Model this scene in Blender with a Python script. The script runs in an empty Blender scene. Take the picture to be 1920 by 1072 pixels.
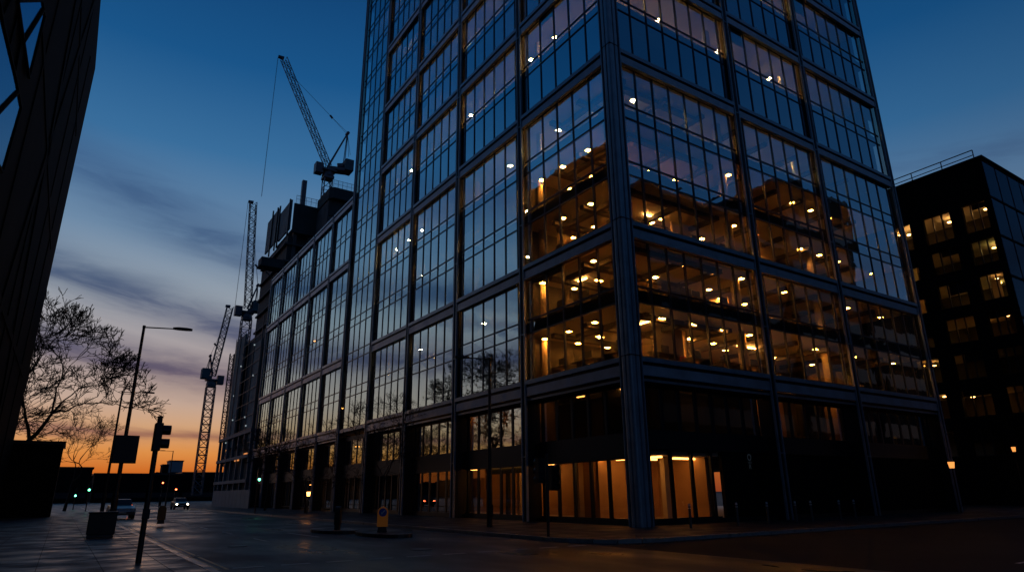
import bpy, math, random
from mathutils import Vector, Matrix
R = math.radians
rnd = random.Random(7)
sc = bpy.context.scene
col = sc.collection
# World axes: +X across the main street (left pavement to tower), +Y along it towards the sunset, Z up.

# ------------------------------------------------------------------ materials
MATS = {}
def mat(name, base=(.1,.1,.1), rough=.6, metal=0., emit=None, estr=0., noise=0., nscale=3., bump=0., bscale=30., rnoise=0., spec=.5, stretch=(1,1,1)):
    m = bpy.data.materials.new(name); m.use_nodes = True; MATS[name] = m
    nt = m.node_tree; b = nt.nodes['Principled BSDF']
    b.inputs['Base Color'].default_value = (*base, 1); b.inputs['Roughness'].default_value = rough
    b.inputs['Metallic'].default_value = metal; b.inputs['Specular IOR Level'].default_value = spec
    if emit: b.inputs['Emission Color'].default_value = (*emit, 1); b.inputs['Emission Strength'].default_value = estr
    if noise or bump or rnoise:
        tc = nt.nodes.new('ShaderNodeTexCoord'); mp = nt.nodes.new('ShaderNodeMapping'); mp.inputs['Scale'].default_value = stretch
        nt.links.new(tc.outputs['Object'], mp.inputs[0])
        n = nt.nodes.new('ShaderNodeTexNoise'); n.inputs['Scale'].default_value = nscale; n.inputs['Detail'].default_value = 6
        nt.links.new(mp.outputs[0], n.inputs['Vector'])
        if noise:
            r = nt.nodes.new('ShaderNodeMapRange'); r.inputs[1].default_value = .3; r.inputs[2].default_value = .7
            r.inputs[3].default_value = 1-noise; r.inputs[4].default_value = 1+noise
            nt.links.new(n.outputs[0], r.inputs[0])
            v = nt.nodes.new('ShaderNodeVectorMath'); v.operation = 'SCALE'; v.inputs[0].default_value = base
            nt.links.new(r.outputs[0], v.inputs['Scale']); nt.links.new(v.outputs[0], b.inputs['Base Color'])
        if rnoise:
            r = nt.nodes.new('ShaderNodeMapRange'); r.inputs[1].default_value = .35; r.inputs[2].default_value = .65
            r.inputs[3].default_value = max(0, rough-rnoise); r.inputs[4].default_value = min(1, rough+rnoise)
            nt.links.new(n.outputs[0], r.inputs[0]); nt.links.new(r.outputs[0], b.inputs['Roughness'])
        if bump:
            n2 = nt.nodes.new('ShaderNodeTexNoise'); n2.inputs['Scale'].default_value = bscale; n2.inputs['Detail'].default_value = 4
            nt.links.new(tc.outputs['Object'], n2.inputs['Vector'])
            bp = nt.nodes.new('ShaderNodeBump'); bp.inputs['Strength'].default_value = bump; bp.inputs['Distance'].default_value = .02
            nt.links.new(n2.outputs[0], bp.inputs['Height']); nt.links.new(bp.outputs[0], b.inputs['Normal'])
    return m

def glass(name, tint=(.75,.8,.8), base_r=.30, gloss=(.8,.92,1.), rough=.004, wav=.0):
    """coated curtain-wall pane: fresnel mix of mirror and see-through"""
    m = bpy.data.materials.new(name); m.use_nodes = True; nt = m.node_tree; MATS[name] = m
    for n in list(nt.nodes): nt.nodes.remove(n)
    out = nt.nodes.new('ShaderNodeOutputMaterial'); mix = nt.nodes.new('ShaderNodeMixShader')
    tr = nt.nodes.new('ShaderNodeBsdfTransparent'); tr.inputs[0].default_value = (*tint, 1)
    gl = nt.nodes.new('ShaderNodeBsdfGlossy'); gl.inputs['Color'].default_value = (*gloss, 1); gl.inputs['Roughness'].default_value = rough
    lw = nt.nodes.new('ShaderNodeLayerWeight'); lw.inputs[0].default_value = .35
    r = nt.nodes.new('ShaderNodeMapRange'); r.inputs[1].default_value = 0; r.inputs[2].default_value = 1
    r.inputs[3].default_value = base_r; r.inputs[4].default_value = 1
    nt.links.new(lw.outputs['Facing'], r.inputs[0])
    pw = nt.nodes.new('ShaderNodeMath'); pw.operation = 'POWER'; pw.inputs[1].default_value = 2.2
    nt.links.new(lw.outputs['Facing'], pw.inputs[0]); nt.links.new(pw.outputs[0], r.inputs[0])
    nt.links.new(r.outputs[0], mix.inputs[0]); nt.links.new(tr.outputs[0], mix.inputs[1]); nt.links.new(gl.outputs[0], mix.inputs[2])
    nt.links.new(mix.outputs[0], out.inputs[0])
    if wav:
        tc = nt.nodes.new('ShaderNodeTexCoord'); n = nt.nodes.new('ShaderNodeTexNoise'); n.inputs['Scale'].default_value = .9
        nt.links.new(tc.outputs['Object'], n.inputs['Vector'])
        bp = nt.nodes.new('ShaderNodeBump'); bp.inputs['Strength'].default_value = wav; bp.inputs['Distance'].default_value = .01
        nt.links.new(n.outputs[0], bp.inputs['Height']); nt.links.new(bp.outputs[0], gl.inputs['Normal'])
    return m

G_TOWER = glass('tower_glass', (.80,.80,.70), .50, (.70,.92,1.), wav=.4)
G_LOBBY = glass('lobby_glass', (.85,.85,.82), .06, (.9,.95,1.))
G_FAR = glass('far_glass', (.6,.66,.68), .12, (.7,.85,1.), rough=.02, wav=.2)
STEEL = mat('painted_steel', (.30,.36,.42), .42, .25, noise=.18, nscale=1.4, rnoise=.1)
BEAMF = mat('beam_face_metal', (.42,.43,.48), .5, .2, noise=.22, nscale=1.2, rnoise=.12)
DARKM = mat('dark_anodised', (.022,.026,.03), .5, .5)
FRAME = mat('mullion_metal', (.02,.026,.035), .4, .6)
SLABE = mat('slab_edge', (.012,.014,.018), .8)
CEIL = mat('ceiling_board', (.55,.5,.42), .85, noise=.06, nscale=.7)
CARPET = mat('carpet', (.36,.28,.19), .95, noise=.2, nscale=9)
WALLW = mat('office_wall', (.55,.44,.30), .85, noise=.1, nscale=.6)
WALLO = mat('timber_wall', (.40,.23,.11), .6, noise=.1, nscale=1.2)
WALLD = mat('dark_partition', (.05,.045,.04), .8)
LOBF = mat('lobby_floor', (.3,.24,.17), .35, noise=.1, nscale=3)
LAMP = mat('ceiling_lamp_glow', (.8,.7,.5), .5, emit=(1.,.37,.055), estr=280.)
LAMPL = mat('lobby_lamp_glow', (.8,.7,.5), .5, emit=(1.,.40,.085), estr=8.5)
LAMPC = mat('cream_lamp_glow', (.8,.75,.6), .5, emit=(1.,.62,.22), estr=460.)
BLINDM = mat('blind_cloth', (.32,.27,.2), .9)
LAMPS = mat('strip_lamp_glow', (.8,.7,.5), .5, emit=(1.,.45,.12), estr=60.)
SHADE = mat('lamp_fitting', (.5,.45,.4), .5)
BLACK = mat('black_plastic', (.012,.012,.013), .45)
DESK = mat('desk_board', (.09,.065,.045), .5)
ASPH = mat('wet_asphalt', (.016,.019,.023), .46, noise=.45, nscale=.35, bump=.5, bscale=16, rnoise=.2, spec=.3, stretch=(1,.45,1))
PAVD = mat('dark_paving', (.022,.023,.025), .6, noise=.35, nscale=.8, bump=.35, bscale=9, rnoise=.15, spec=.25)  # darker copy of the paving, dimming office light spilled on it
ASPD = mat('dimmed_asphalt', (.010,.011,.013), .8, noise=.4, nscale=.4, bump=.5, bscale=16, spec=.12)  # side-road asphalt, its unlit look put into a darker, duller colour
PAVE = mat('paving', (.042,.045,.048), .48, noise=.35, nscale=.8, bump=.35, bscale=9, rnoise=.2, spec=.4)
KERB = mat('kerb_stone', (.30,.28,.26), .38, noise=.2, nscale=3, rnoise=.12)
PAINTW = mat('road_paint', (.42,.42,.4), .5, noise=.35, nscale=6)
PAINTY = mat('yellow_paint', (.42,.3,.07), .5, noise=.35, nscale=6)
GRND = mat('ground_earth', (.03,.03,.028), .9, noise=.3, nscale=.05)
CONC = mat('raw_concrete', (.09,.10,.10), .85, noise=.3, nscale=.5, bump=.3, bscale=4)
NET = mat('screen_mesh', (.075,.14,.16), .8, noise=.3, nscale=.35, bump=.2, bscale=2)
NETD = mat('dark_screen', (.026,.048,.052), .85, noise=.3, nscale=.4)
CRANE = mat('crane_steel', (.09,.10,.12), .5, .4)
BARK = mat('bark', (.03,.025,.02), .9, noise=.3, nscale=8)
BRICKD = mat('dark_cladding', (.008,.008,.008), .9, spec=.08, noise=.3, nscale=.6)
HOARD = mat('hoarding_board', (.10,.14,.165), .7, noise=.15, nscale=.7)
RAIL = mat('galvanised_rail', (.09,.10,.11), .55, .4)
YEL = mat('yellow_shell', (.8,.27,.03), .4, emit=(1.,.3,.03), estr=.03)
BLUE = mat('sign_blue', (.02,.08,.42), .4)
WHITE = mat('white_sheet', (.7,.7,.7), .45)
CARP = mat('dark_car_paint', (.03,.035,.045), .25, .3)
CARW = mat('silver_car_paint', (.28,.3,.31), .3, .3)
TYRE = mat('tyre_rubber', (.012,.012,.012), .85)
HEADL = mat('headlamp_glow', (1,1,1), .3, emit=(1.,.82,.55), estr=24.)
REDL = mat('red_lamp_glow', (.5,.02,.01), .3, emit=(1.,.12,.04), estr=14.)
GRNL = mat('green_lamp_glow', (.02,.4,.2), .3, emit=(.12,1.,.5), estr=9.)
AMBL = mat('amber_lamp_glow', (.5,.2,.02), .3, emit=(1.,.36,.08), estr=8.)
SIGNG = mat('sign_lettering', (.22,.27,.28), .5, emit=(.5,.62,.66), estr=.015)
SKIN = mat('skin', (.3,.18,.12), .6); CLOTH = mat('dark_coat', (.02,.022,.03), .9)
REDC = mat('red_fabric', (.4,.03,.02), .9); BLUC = mat('blue_fabric', (.03,.08,.3), .9)

# ------------------------------------------------------------------ mesh helpers
class MB:
    def __init__(s): s.v=[]; s.f=[]; s.m=[]
    def box(s, x0,x1,y0,y1,z0,z1, mi=0):
        if x0>x1: x0,x1=x1,x0
        if y0>y1: y0,y1=y1,y0
        if z0>z1: z0,z1=z1,z0
        b=len(s.v); s.v+=[(x0,y0,z0),(x1,y0,z0),(x1,y1,z0),(x0,y1,z0),(x0,y0,z1),(x1,y0,z1),(x1,y1,z1),(x0,y1,z1)]
        s.f+=[tuple(b+i for i in q) for q in ((0,3,2,1),(4,5,6,7),(0,1,5,4),(1,2,6,5),(2,3,7,6),(3,0,4,7))]; s.m+=[mi]*6; return s
    def poly(s, pts, mi=0):
        b=len(s.v); s.v+=[tuple(p) for p in pts]; s.f.append(tuple(range(b,b+len(pts)))); s.m.append(mi); return s
    def bar(s, p0,p1,r0,r1=None,n=6,mi=0,cap=True):
        p0=Vector(p0);p1=Vector(p1); r1=r0 if r1 is None else r1
        d=(p1-p0)
        if d.length<1e-6: return s
        d.normalize(); a=d.cross(Vector((0,0,1)) if abs(d.z)<.95 else Vector((1,0,0))).normalized(); c=d.cross(a)
        b=len(s.v)
        for p,r in ((p0,r0),(p1,r1)):
            for k in range(n):
                t=2*math.pi*(k+.5)/n; s.v.append(tuple(p+(a*math.cos(t)+c*math.sin(t))*r))
        for k in range(n):
            k2=(k+1)%n; s.f.append((b+k,b+k2,b+n+k2,b+n+k)); s.m.append(mi)
        if cap: s.f+= [tuple(b+k for k in range(n-1,-1,-1)), tuple(b+n+k for k in range(n))]; s.m+=[mi]*2
        return s
    def prism(s, pts, z0, z1, mi=0):
        n=len(pts); b=len(s.v); s.v+=[(x,y,z0) for x,y in pts]+[(x,y,z1) for x,y in pts]
        for k in range(n): k2=(k+1)%n; s.f.append((b+k,b+k2,b+n+k2,b+n+k)); s.m.append(mi)
        s.f+=[tuple(b+k for k in range(n-1,-1,-1)),tuple(b+n+k for k in range(n))]; s.m+=[mi]*2; return s
    def prism_dir(s, pts3, off, mi=0):
        n=len(pts3); b=len(s.v); o=Vector(off); s.v+=[tuple(p) for p in pts3]+[tuple(Vector(p)+o) for p in pts3]
        for k in range(n): k2=(k+1)%n; s.f.append((b+k,b+k2,b+n+k2,b+n+k)); s.m.append(mi)
        s.f+=[tuple(b+k for k in range(n-1,-1,-1)),tuple(b+n+k for k in range(n))]; s.m+=[mi]*2; return s
    def disc(s, c, r, nrm, h=.02, n=16, mi=0):
        c=Vector(c); nrm=Vector(nrm).normalized(); return s.bar(c-nrm*h/2, c+nrm*h/2, r, r, n, mi)
    def build(s, name, mats, parent=None, smooth=False, bevel=0):
        o_=Vector((0,0,0))
        if parent is not None:
            p=parent
            while p is not None: o_+=p.location; p=p.parent
        me=bpy.data.meshes.new(name); me.from_pydata([tuple(Vector(v)-o_) for v in s.v],[],s.f)
        for m in (mats if isinstance(mats,(list,tuple)) else [mats]): me.materials.append(m)
        if any(s.m): me.polygons.foreach_set('material_index', s.m)
        if smooth: me.polygons.foreach_set('use_smooth',[True]*len(me.polygons))
        me.update()
        o=bpy.data.objects.new(name, me); col.objects.link(o)
        if parent is not None: o.parent=parent
        if bevel:
            b=o.modifiers.new('bevel','BEVEL'); b.width=bevel; b.segments=2
        return o
def tag(o,label=None,cat=None,group=None,kind=None):
    if label: o['label']=label
    if cat: o['category']=cat
    if group: o['group']=group
    if kind: o['kind']=kind
    return o
def empty(name, loc, label, cat, group=None):
    o=bpy.data.objects.new(name,None); o.empty_display_size=.3; col.objects.link(o); o.location=loc
    return tag(o,label,cat,group)
def copy_tree(o, parent=None):
    c=o.copy(); col.objects.link(c)
    if parent is not None: c.parent=parent
    for ch in list(o.children): copy_tree(ch,c)
    return c

# ------------------------------------------------------------------ sky
SUNAZ = R(6.3)
w = bpy.data.worlds.new('World'); sc.world = w; w.use_nodes = True
nt = w.node_tree
for n in list(nt.nodes): nt.nodes.remove(n)
def N(t, **k):
    n = nt.nodes.new(t)
    for a,b in k.items(): setattr(n,a,b)
    return n
def M(op,a,b=None,c=None,clamp=False):
    n=N('ShaderNodeMath',operation=op); n.use_clamp=clamp
    for i,x in enumerate((a,b,c)):
        if x is None: continue
        if isinstance(x,(int,float)): n.inputs[i].default_value=x
        else: nt.links.new(x,n.inputs[i])
    return n.outputs[0]
def ramp(fac, stops):
    n=N('ShaderNodeValToRGB'); e=n.color_ramp.elements
    while len(e)<len(stops): e.new(.5)
    for i,(p,c) in enumerate(stops): e[i].position=p; e[i].color=(*c,1)
    nt.links.new(fac,n.inputs[0]); return n.outputs[0]
def smooth(x,a,b):
    n=N('ShaderNodeMapRange',interpolation_type='SMOOTHSTEP'); n.inputs[1].default_value=a; n.inputs[2].default_value=b
    nt.links.new(x,n.inputs[0]); return n.outputs[0]
def mixc(f,a,b):
    n=N('ShaderNodeMix',data_type='RGBA')
    nt.links.new(f,n.inputs['Factor']); 
    for x,i in ((a,6),(b,7)):
        if isinstance(x,tuple): n.inputs[i].default_value=(*x,1)
        else: nt.links.new(x,n.inputs[i])
    return n.outputs[2]
tc=N('ShaderNodeTexCoord'); sep=N('ShaderNodeSeparateXYZ'); nt.links.new(tc.outputs['Generated'],sep.inputs[0])
X,Y,Z=sep.outputs
el=M('MULTIPLY',M('ARCSINE',M('MINIMUM',M('MAXIMUM',Z,-1.),1.)),180/math.pi)          # elevation, degrees
hl=M('SQRT',M('ADD',M('MULTIPLY',X,X),M('ADD',M('MULTIPLY',Y,Y),1e-5)))
cs=M('DIVIDE',M('ADD',M('MULTIPLY',X,math.sin(SUNAZ)),M('MULTIPLY',Y,math.cos(SUNAZ))),hl)
e60=M('DIVIDE',el,60.,clamp=True)
def st(d): return max(0,min(1,d/60))
west=ramp(e60,[(0,(.36,.06,.011)),(st(1.8),(.60,.14,.02)),(st(3.2),(.72,.27,.065)),(st(4.8),(.66,.36,.18)),(st(7),(.56,.40,.32)),
   (st(11),(.44,.38,.38)),(st(15),(.32,.365,.42)),(st(20),(.155,.265,.41)),(st(27),(.038,.16,.35)),(st(34),(.006,.090,.26)),(st(42),(.002,.052,.175)),(st(52),(.001,.030,.105)),(1,(.001,.018,.065))])
east=ramp(e60,[(0,(.055,.07,.12)),(st(8),(.055,.095,.18)),(st(16),(.03,.085,.19)),(st(25),(.013,.06,.155)),(st(35),(.003,.036,.115)),(st(48),(.001,.022,.078)),(1,(.001,.013,.05))])
wf=smooth(cs,-.35,.92)
sky=mixc(wf,east,west)
# streaky dusk clouds, wider than tall
az=M('ARCTAN2',X,Y)
cv=N('ShaderNodeCombineXYZ'); nt.links.new(M('MULTIPLY',az,1.7),cv.inputs[0])
nt.links.new(M('ADD',M('MULTIPLY',el,.16),M('MULTIPLY',az,.9)),cv.inputs[1]); cv.inputs[2].default_value=3.3
def noise(sc_,det,dist,off):
    mp=N('ShaderNodeMapping'); mp.inputs['Location'].default_value=off; nt.links.new(cv.outputs[0],mp.inputs[0])
    n=N('ShaderNodeTexNoise'); n.inputs['Scale'].default_value=sc_; n.inputs['Detail'].default_value=det; n.inputs['Roughness'].default_value=.62; n.inputs['Distortion'].default_value=dist
    nt.links.new(mp.outputs[0],n.inputs['Vector']); return n.outputs[0]
n1=noise(1.15,5,.35,(0.4,1.9,0)); n2=noise(3.2,6,.5,(5,2,1))
cl=M('ADD',M('MULTIPLY',n1,.75),M('MULTIPLY',n2,.25))
band=M('MULTIPLY',smooth(el,1.5,6.),M('SUBTRACT',1.,smooth(el,17.,30.)))
# three long bands lying low over the sunset
def hump(c,wd,slope,az0):
    d=M('SUBTRACT',M('ADD',el,M('MULTIPLY',M('MINIMUM',M('MAXIMUM',M('SUBTRACT',az,az0),-.2),.25),slope)),M('ADD',c,M('MULTIPLY',M('SUBTRACT',n1,.5),3.2)))
    q=M('DIVIDE',d,wd); return M('POWER',2.718,M('MULTIPLY',M('MULTIPLY',q,q),-1.))
h=M('MAXIMUM',hump(13.8,1.7,16.,.1),M('MAXIMUM',hump(9.4,1.5,9.,.1),M('MAXIMUM',M('MULTIPLY',hump(21.,2.1,20.,.1),.85),M('MULTIPLY',hump(4.6,.38,.5,.1),.9))))
h=M('MULTIPLY',h,M('ADD',.62,M('MULTIPLY',smooth(n2,.38,.62),.38)))
cm=M('MAXIMUM',M('MULTIPLY',smooth(cl,.53,.68),M('MULTIPLY',band,.8)),M('MULTIPLY',h,1.),clamp=True)
ccol=ramp(e60,[(0,(.18,.06,.05)),(st(4),(.22,.08,.075)),(st(8),(.115,.08,.13)),(st(12),(.08,.09,.165)),(st(17),(.052,.10,.20)),(st(25),(.035,.10,.24)),(1,(.002,.03,.11))])
ccole=ramp(e60,[(0,(.05,.05,.08)),(st(15),(.04,.055,.11)),(1,(.002,.02,.07))])
sky=mixc(cm,sky,mixc(wf,ccole,ccol))
sk=N('ShaderNodeTexSky',sky_type='NISHITA'); sk.sun_disc=False; sk.sun_elevation=R(-1.); sk.sun_rotation=SUNAZ; sk.altitude=20
ad=N('ShaderNodeMix',data_type='RGBA',blend_type='ADD'); ad.inputs['Factor'].default_value=1
sv=N('ShaderNodeVectorMath',operation='SCALE'); sv.inputs['Scale'].default_value=.02; nt.links.new(sk.outputs[0],sv.inputs[0])
nt.links.new(sky,ad.inputs[6]); nt.links.new(sv.outputs[0],ad.inputs[7])
bg=N('ShaderNodeBackground'); bg.inputs[1].default_value=.92; nt.links.new(ad.outputs[2],bg.inputs[0])
wo=N('ShaderNodeOutputWorld'); nt.links.new(bg.outputs[0],wo.inputs[0])
# last glow of the sun on the horizon
sl=bpy.data.lights.new('sun','SUN'); sl.energy=.015; sl.angle=R(6); sl.color=(1.,.5,.25)
so=bpy.data.objects.new('sun',sl); col.objects.link(so)
sd=Vector((math.sin(SUNAZ)*math.cos(R(2)),math.cos(SUNAZ)*math.cos(R(2)),math.sin(R(2))))
so.rotation_euler=sd.to_track_quat('Z','Y').to_euler(); so.location=(0,60,40)

# ------------------------------------------------------------------ camera
fwp,rop,yaw=R(17.736),R(-.58),R(33.731)
fw=Vector((math.sin(yaw)*math.cos(fwp),math.cos(yaw)*math.cos(fwp),math.sin(fwp)))
rt=Vector((math.cos(yaw),-math.sin(yaw),0)); up=rt.cross(fw)
r2=rt*math.cos(rop)+up*math.sin(rop); u2=-rt*math.sin(rop)+up*math.cos(rop)
cd=bpy.data.cameras.new('camera'); cam=bpy.data.objects.new('camera',cd); col.objects.link(cam)
cd.sensor_width=36; cd.lens=36*1213.1/1920; cd.clip_start=.1; cd.clip_end=6000
m3=Matrix((r2,u2,-fw)).transposed(); cam.matrix_world=Matrix.Translation((0,0,1.6))@m3.to_4x4(); sc.camera=cam

# ------------------------------------------------------------------ ground
def sheet(name,x0,x1,y0,y1,z,m,kind='structure',lab=None):
    o=MB().poly([(x0,y0,z),(x1,y0,z),(x1,y1,z),(x0,y1,z)]).build(name,m); return tag(o,lab,None,None,kind)
sheet('ground',-2500,2500,-2500,2500,-.02,GRND,lab='dark ground stretching to the horizon')
sheet('road',3,14.4,-120,420,.0,ASPH,lab='wet dark main road running towards the sunset')
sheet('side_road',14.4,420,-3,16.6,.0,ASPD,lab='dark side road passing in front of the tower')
sheet('junction_link',-60,3,-19,-5,.004,ASPH,lab='asphalt arm of the crossing behind the viewer')
def pave(name,pts,lab,m=None):
    o=MB().prism(pts,-.01,.12).build(name,m or PAVE); tag(o,lab,None,None,'structure')
pave('pavement',[(-60,-4.8),(2.82,-4.8),(2.82,420),(-60,420)],'near pavement on the left with the lamp posts')
arc=[(14.58+2.6*(1-math.sin(a)), 16.78+2.6*(1-math.cos(a))) for a in [R(x) for x in (90,72,54,36,18,0)]]
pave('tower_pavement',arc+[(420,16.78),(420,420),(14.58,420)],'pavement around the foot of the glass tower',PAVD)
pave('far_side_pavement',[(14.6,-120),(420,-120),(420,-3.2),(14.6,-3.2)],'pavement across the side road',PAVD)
def kerb(name,pts,lab,wd=.16):
    mb=MB()
    for (a,b) in zip(pts,pts[1:]):
        a=Vector((*a,0));b=Vector((*b,0)); d=(b-a); L=d.length; d.normalize(); n=Vector((-d.y,d.x,0))
        k=max(1,min(140,int(L/.92)))
        for i in range(k):
            p=a+d*(L*i/k+.006); q=a+d*(L*(i+1)/k-.006); z=.125+rnd.uniform(-.004,.004)
            mb.prism([(p-n*wd/2).xy[:],(q-n*wd/2).xy[:],(q+n*wd/2).xy[:],(p+n*wd/2).xy[:]],-.01,z)
    return tag(mb.build(name,KERB),lab,None,None,'structure')
kerb('kerb',[(2.91,-4.8),(2.91,130)],'pale stone kerb along the near pavement')
kerb('tower_kerb',[(14.49,420),(14.49,130)]+[(14.49,130),(14.49,19.4)]+[(x-.09,y-.09) for x,y in arc]+[(17.2,16.69),(140,16.69)],'stone kerb round the corner below the tower')
mk=MB()
def dash(x0,y0,x1,y1,wd=.11,z=.006,mb=None):
    a=Vector((x0,y0,0));b=Vector((x1,y1,0)); d=(b-a).normalized(); n=Vector((-d.y,d.x,0))*wd/2
    (mb or mk).poly([(*(a-n).xy,z),(*(b-n).xy,z),(*(b+n).xy,z),(*(a+n).xy,z)])
for k in range(40): dash(6.6,20+k*6.2,6.6,22.2+k*6.2)
for k in range(40): dash(8.9,27.5+k*6.2,8.75,31.5+k*6.2)
for k in range(10): dash(3.6+k*1.1,17.2,4.3+k*1.1,17.2,.2)
for k in range(24): dash(18+k*6,6.8,20.5+k*6,6.8)
tag(mk.build('road_markings',PAINTW),'white painted lane dashes on the road',None,None,'structure')
my=MB(); dash(3.25,17,3.25,120,.08,.006,my); dash(3.45,17,3.45,120,.08,.006,my)
tag(my.build('kerb_lines',PAINTY),'double yellow lines beside the near kerb',None,None,'structure')
pj=MB()
for i in range(-2,60):                                            # paving joints, raised slab edges
    pj.box(-3.8,2.8,i*1.2-.006,i*1.2+.006,.12,.1225)
for i in range(6): pj.box(-3.8+i*1.2-.006,-3.8+i*1.2+.006,-3,72,.12,.123)
tag(pj.build('paving_joints',GRND),'thin joints between the paving slabs',None,None,'structure')

for (x,y,r_,l) in ((5.2,24.5,.32,'nearest round iron manhole cover in the left lane'),(7.6,33,.32,'round iron manhole cover further along the road'),(9.4,19.2,.34,'round iron manhole cover in the junction')):
    o=MB().disc((x,y,.006),r_,(0,0,1),.016,24).build('manhole_cover',FRAME); tag(o,l,'manhole cover','iron covers in the road')
for y,l in ((21.,'drain grate at the near kerb, closest one'),(34.,'drain grate at the near kerb, further one')):
    g=MB(); g.box(3.08,3.5,y,y+.03,.002,.016); g.box(3.08,3.5,y+.42,y+.45,.002,.016)
    for k in range(7): g.box(3.08+k*.065,3.11+k*.065,y+.031,y+.419,.002,.014)
    tag(g.build('drain_grate',FRAME),l,'drain grate','grates along the kerb')

# ------------------------------------------------------------------ the tower
CX,CY=21.41,22.04
VL=[0,9.0,17.44,25.56,33.51,40.97]; UR=[0,10.85,19.53,30.11]
LV=[7.81,14.87,25.40,32.75,39.76,47.0,54.1,61.2]
NST=[2,3,2,2,2,2,2]
def FL(a,d,z): return (CX+d,CY+a,z)
def FR(a,d,z): return (CX+a,CY+d,z)
def fbox(mb,F,a0,a1,d0,d1,z0,z1,mi=0):
    p=F(a0,d0,z0); q=F(a1,d1,z1); mb.box(p[0],q[0],p[1],q[1],p[2],q[2],mi)
def column(F,a,z0,z1,parent,lab=None,hw=.2):
    m=MB()
    fbox(m,F,a-.12,a+.12,.06,.23,z0,z1,1)
    for sgn in (-1,1): fbox(m,F,a+sgn*hw-.035,a+sgn*hw+.035,0,.13,z0,z1)
    fbox(m,F,a-hw-.03,a+hw+.03,.135,.20,z0,z1,1)
    
    z=z0+3.4
    while z<z1-1: fbox(m,F,a-hw-.045,a+hw+.045,-.008,.10,z,z+.05); z+=7.05
    return m.build('column',[STEEL,DARKM],parent)
def beam(F,a0,a1,zt,parent,deep=False):
    m=MB(); h=.24
    a0+=.237; a1-=.237
    fbox(m,F,a0,a1,.0,.22,zt-.24,zt)                    # top flange lip
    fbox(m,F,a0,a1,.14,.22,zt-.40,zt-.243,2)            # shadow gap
    fbox(m,F,a0+.02,a1-.02,.05,.22,zt-.86,zt-.403,1)    # face
    fbox(m,F,a0,a1,.02,.22,zt-.91,zt-.863)              # bottom flange
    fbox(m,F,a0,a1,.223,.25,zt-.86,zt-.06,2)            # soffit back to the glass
    if deep: fbox(m,F,a0,a1,.24,.6,zt-1.18,zt-.913,2); fbox(m,F,a0,a1,.16,.237,zt-1.16,zt-1.04)
    return m.build('beam',[STEEL,BEAMF,DARKM],parent)
def window(F,a0,a1,z0,z1,floors,parent,gm=None,d=.27,pw=1.42,jit=.006,mw=.04):
    W=a1-a0; n=max(2,round(W/pw)); xs=[a0]+[a0+(k+.5)*W/n for k in range(n)]+[a1]
    zs=[z0]
    for f in floors: zs+=[f-.72,f+.1]
    zs.append(z1); zs=sorted(zs)
    g=MB()
    for i in range(len(xs)-1):
        for j in range(len(zs)-1):
            q=[F(x,d+rnd.uniform(-jit,jit),z) for x,z in ((xs[i],zs[j]),(xs[i+1],zs[j]),(xs[i+1],zs[j+1]),(xs[i],zs[j+1]))]
            g.poly(q)
    go=g.build('window',gm or G_TOWER,parent)
    f=MB()
    for x in xs[1:-1]: fbox(f,F,x-mw,x+mw,d-.05,d+.08,z0,z1)
    for z in zs[1:-1]: fbox(f,F,a0+.3,a1-.3,d-.04,d+.055,z-.04,z+.04)
    fbox(f,F,a0+.3,a1-.3,d-.04,d+.05,z0+.002,z0+.07); fbox(f,F,a0+.3,a1-.3,d-.04,d+.05,z1-.07,z1-.002)
    f.build('window_frame',FRAME,go)
    return go
tower=empty('office_tower',(CX,CY,0),'tall glass office tower with steel frame and warm lit corner offices','office tower')
ZT=61.2
for a in VL[1:]: column(FL,a,.12,ZT+.6,tower)
for a in UR[1:]: column(FR,a,.12,ZT+.6,tower)
# corner column: fluted square shaft with fins
m=MB()
pts=[]
def arcp(cx,cy,r,a0,a1,n=5): return [(cx+r*math.cos(R(a0+(a1-a0)*k/n)),cy+r*math.sin(R(a0+(a1-a0)*k/n))) for k in range(n+1)]
x0,y0=CX-.06,CY-.06; K=.68
def Q(l): return [(x0+x*K,y0+y*K) for x,y in l]
pts+=Q(arcp(.22,.22,.22,180,270)+[(.44,0),(.46,.12),(.56,.12),(.58,0)]+arcp(.8,.16,.16,270,360)+[(.96,.96)]+arcp(.16,.8,.16,90,180)+[(0,.58),(.12,.56),(.12,.46),(0,.44)])
m.prism(pts,.12,ZT+.6)
for z in LV: m.box(x0-.015,x0+.97*K,y0-.015,y0+.97*K,z-.03,z+.02,1)
for (X0,X1,Y0,Y1) in ((CX+.74,CX+.80,CY,CY+.14),(CX,CX+.14,CY+.74,CY+.80)): m.box(X0,X1,Y0,Y1,.12,ZT+.6)
m.box(x0+.963*K,CX+.74,CY+.14,CY+.24,.12,ZT+.6,1); m.box(CX+.14,CX+.24,y0+.963*K,CY+.74,.12,ZT+.6,1)
m.box(CX+.1,CX+.7,CY+.1,CY+.7,.1,.5,1)
m.build('corner_column',[STEEL,DARKM],tower)
for li,z in enumerate(LV):
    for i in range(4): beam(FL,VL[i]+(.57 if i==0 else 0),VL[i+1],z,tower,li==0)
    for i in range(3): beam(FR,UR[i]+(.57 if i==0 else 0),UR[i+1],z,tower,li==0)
mm=MB(); fbox(mm,FL,VL[4]+.24,VL[5]-.24,.12,.3,7.3,7.6); mm.build('sill_beam',STEEL,tower)
FLR=[]                                                             # storeys: (floor z, next floor z)
for k,n in enumerate(NST):
    for i in range(n): h=(LV[k+1]-LV[k])/n; FLR.append((LV[k]+h*i,LV[k]+h*(i+1)))
idx=0
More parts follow.
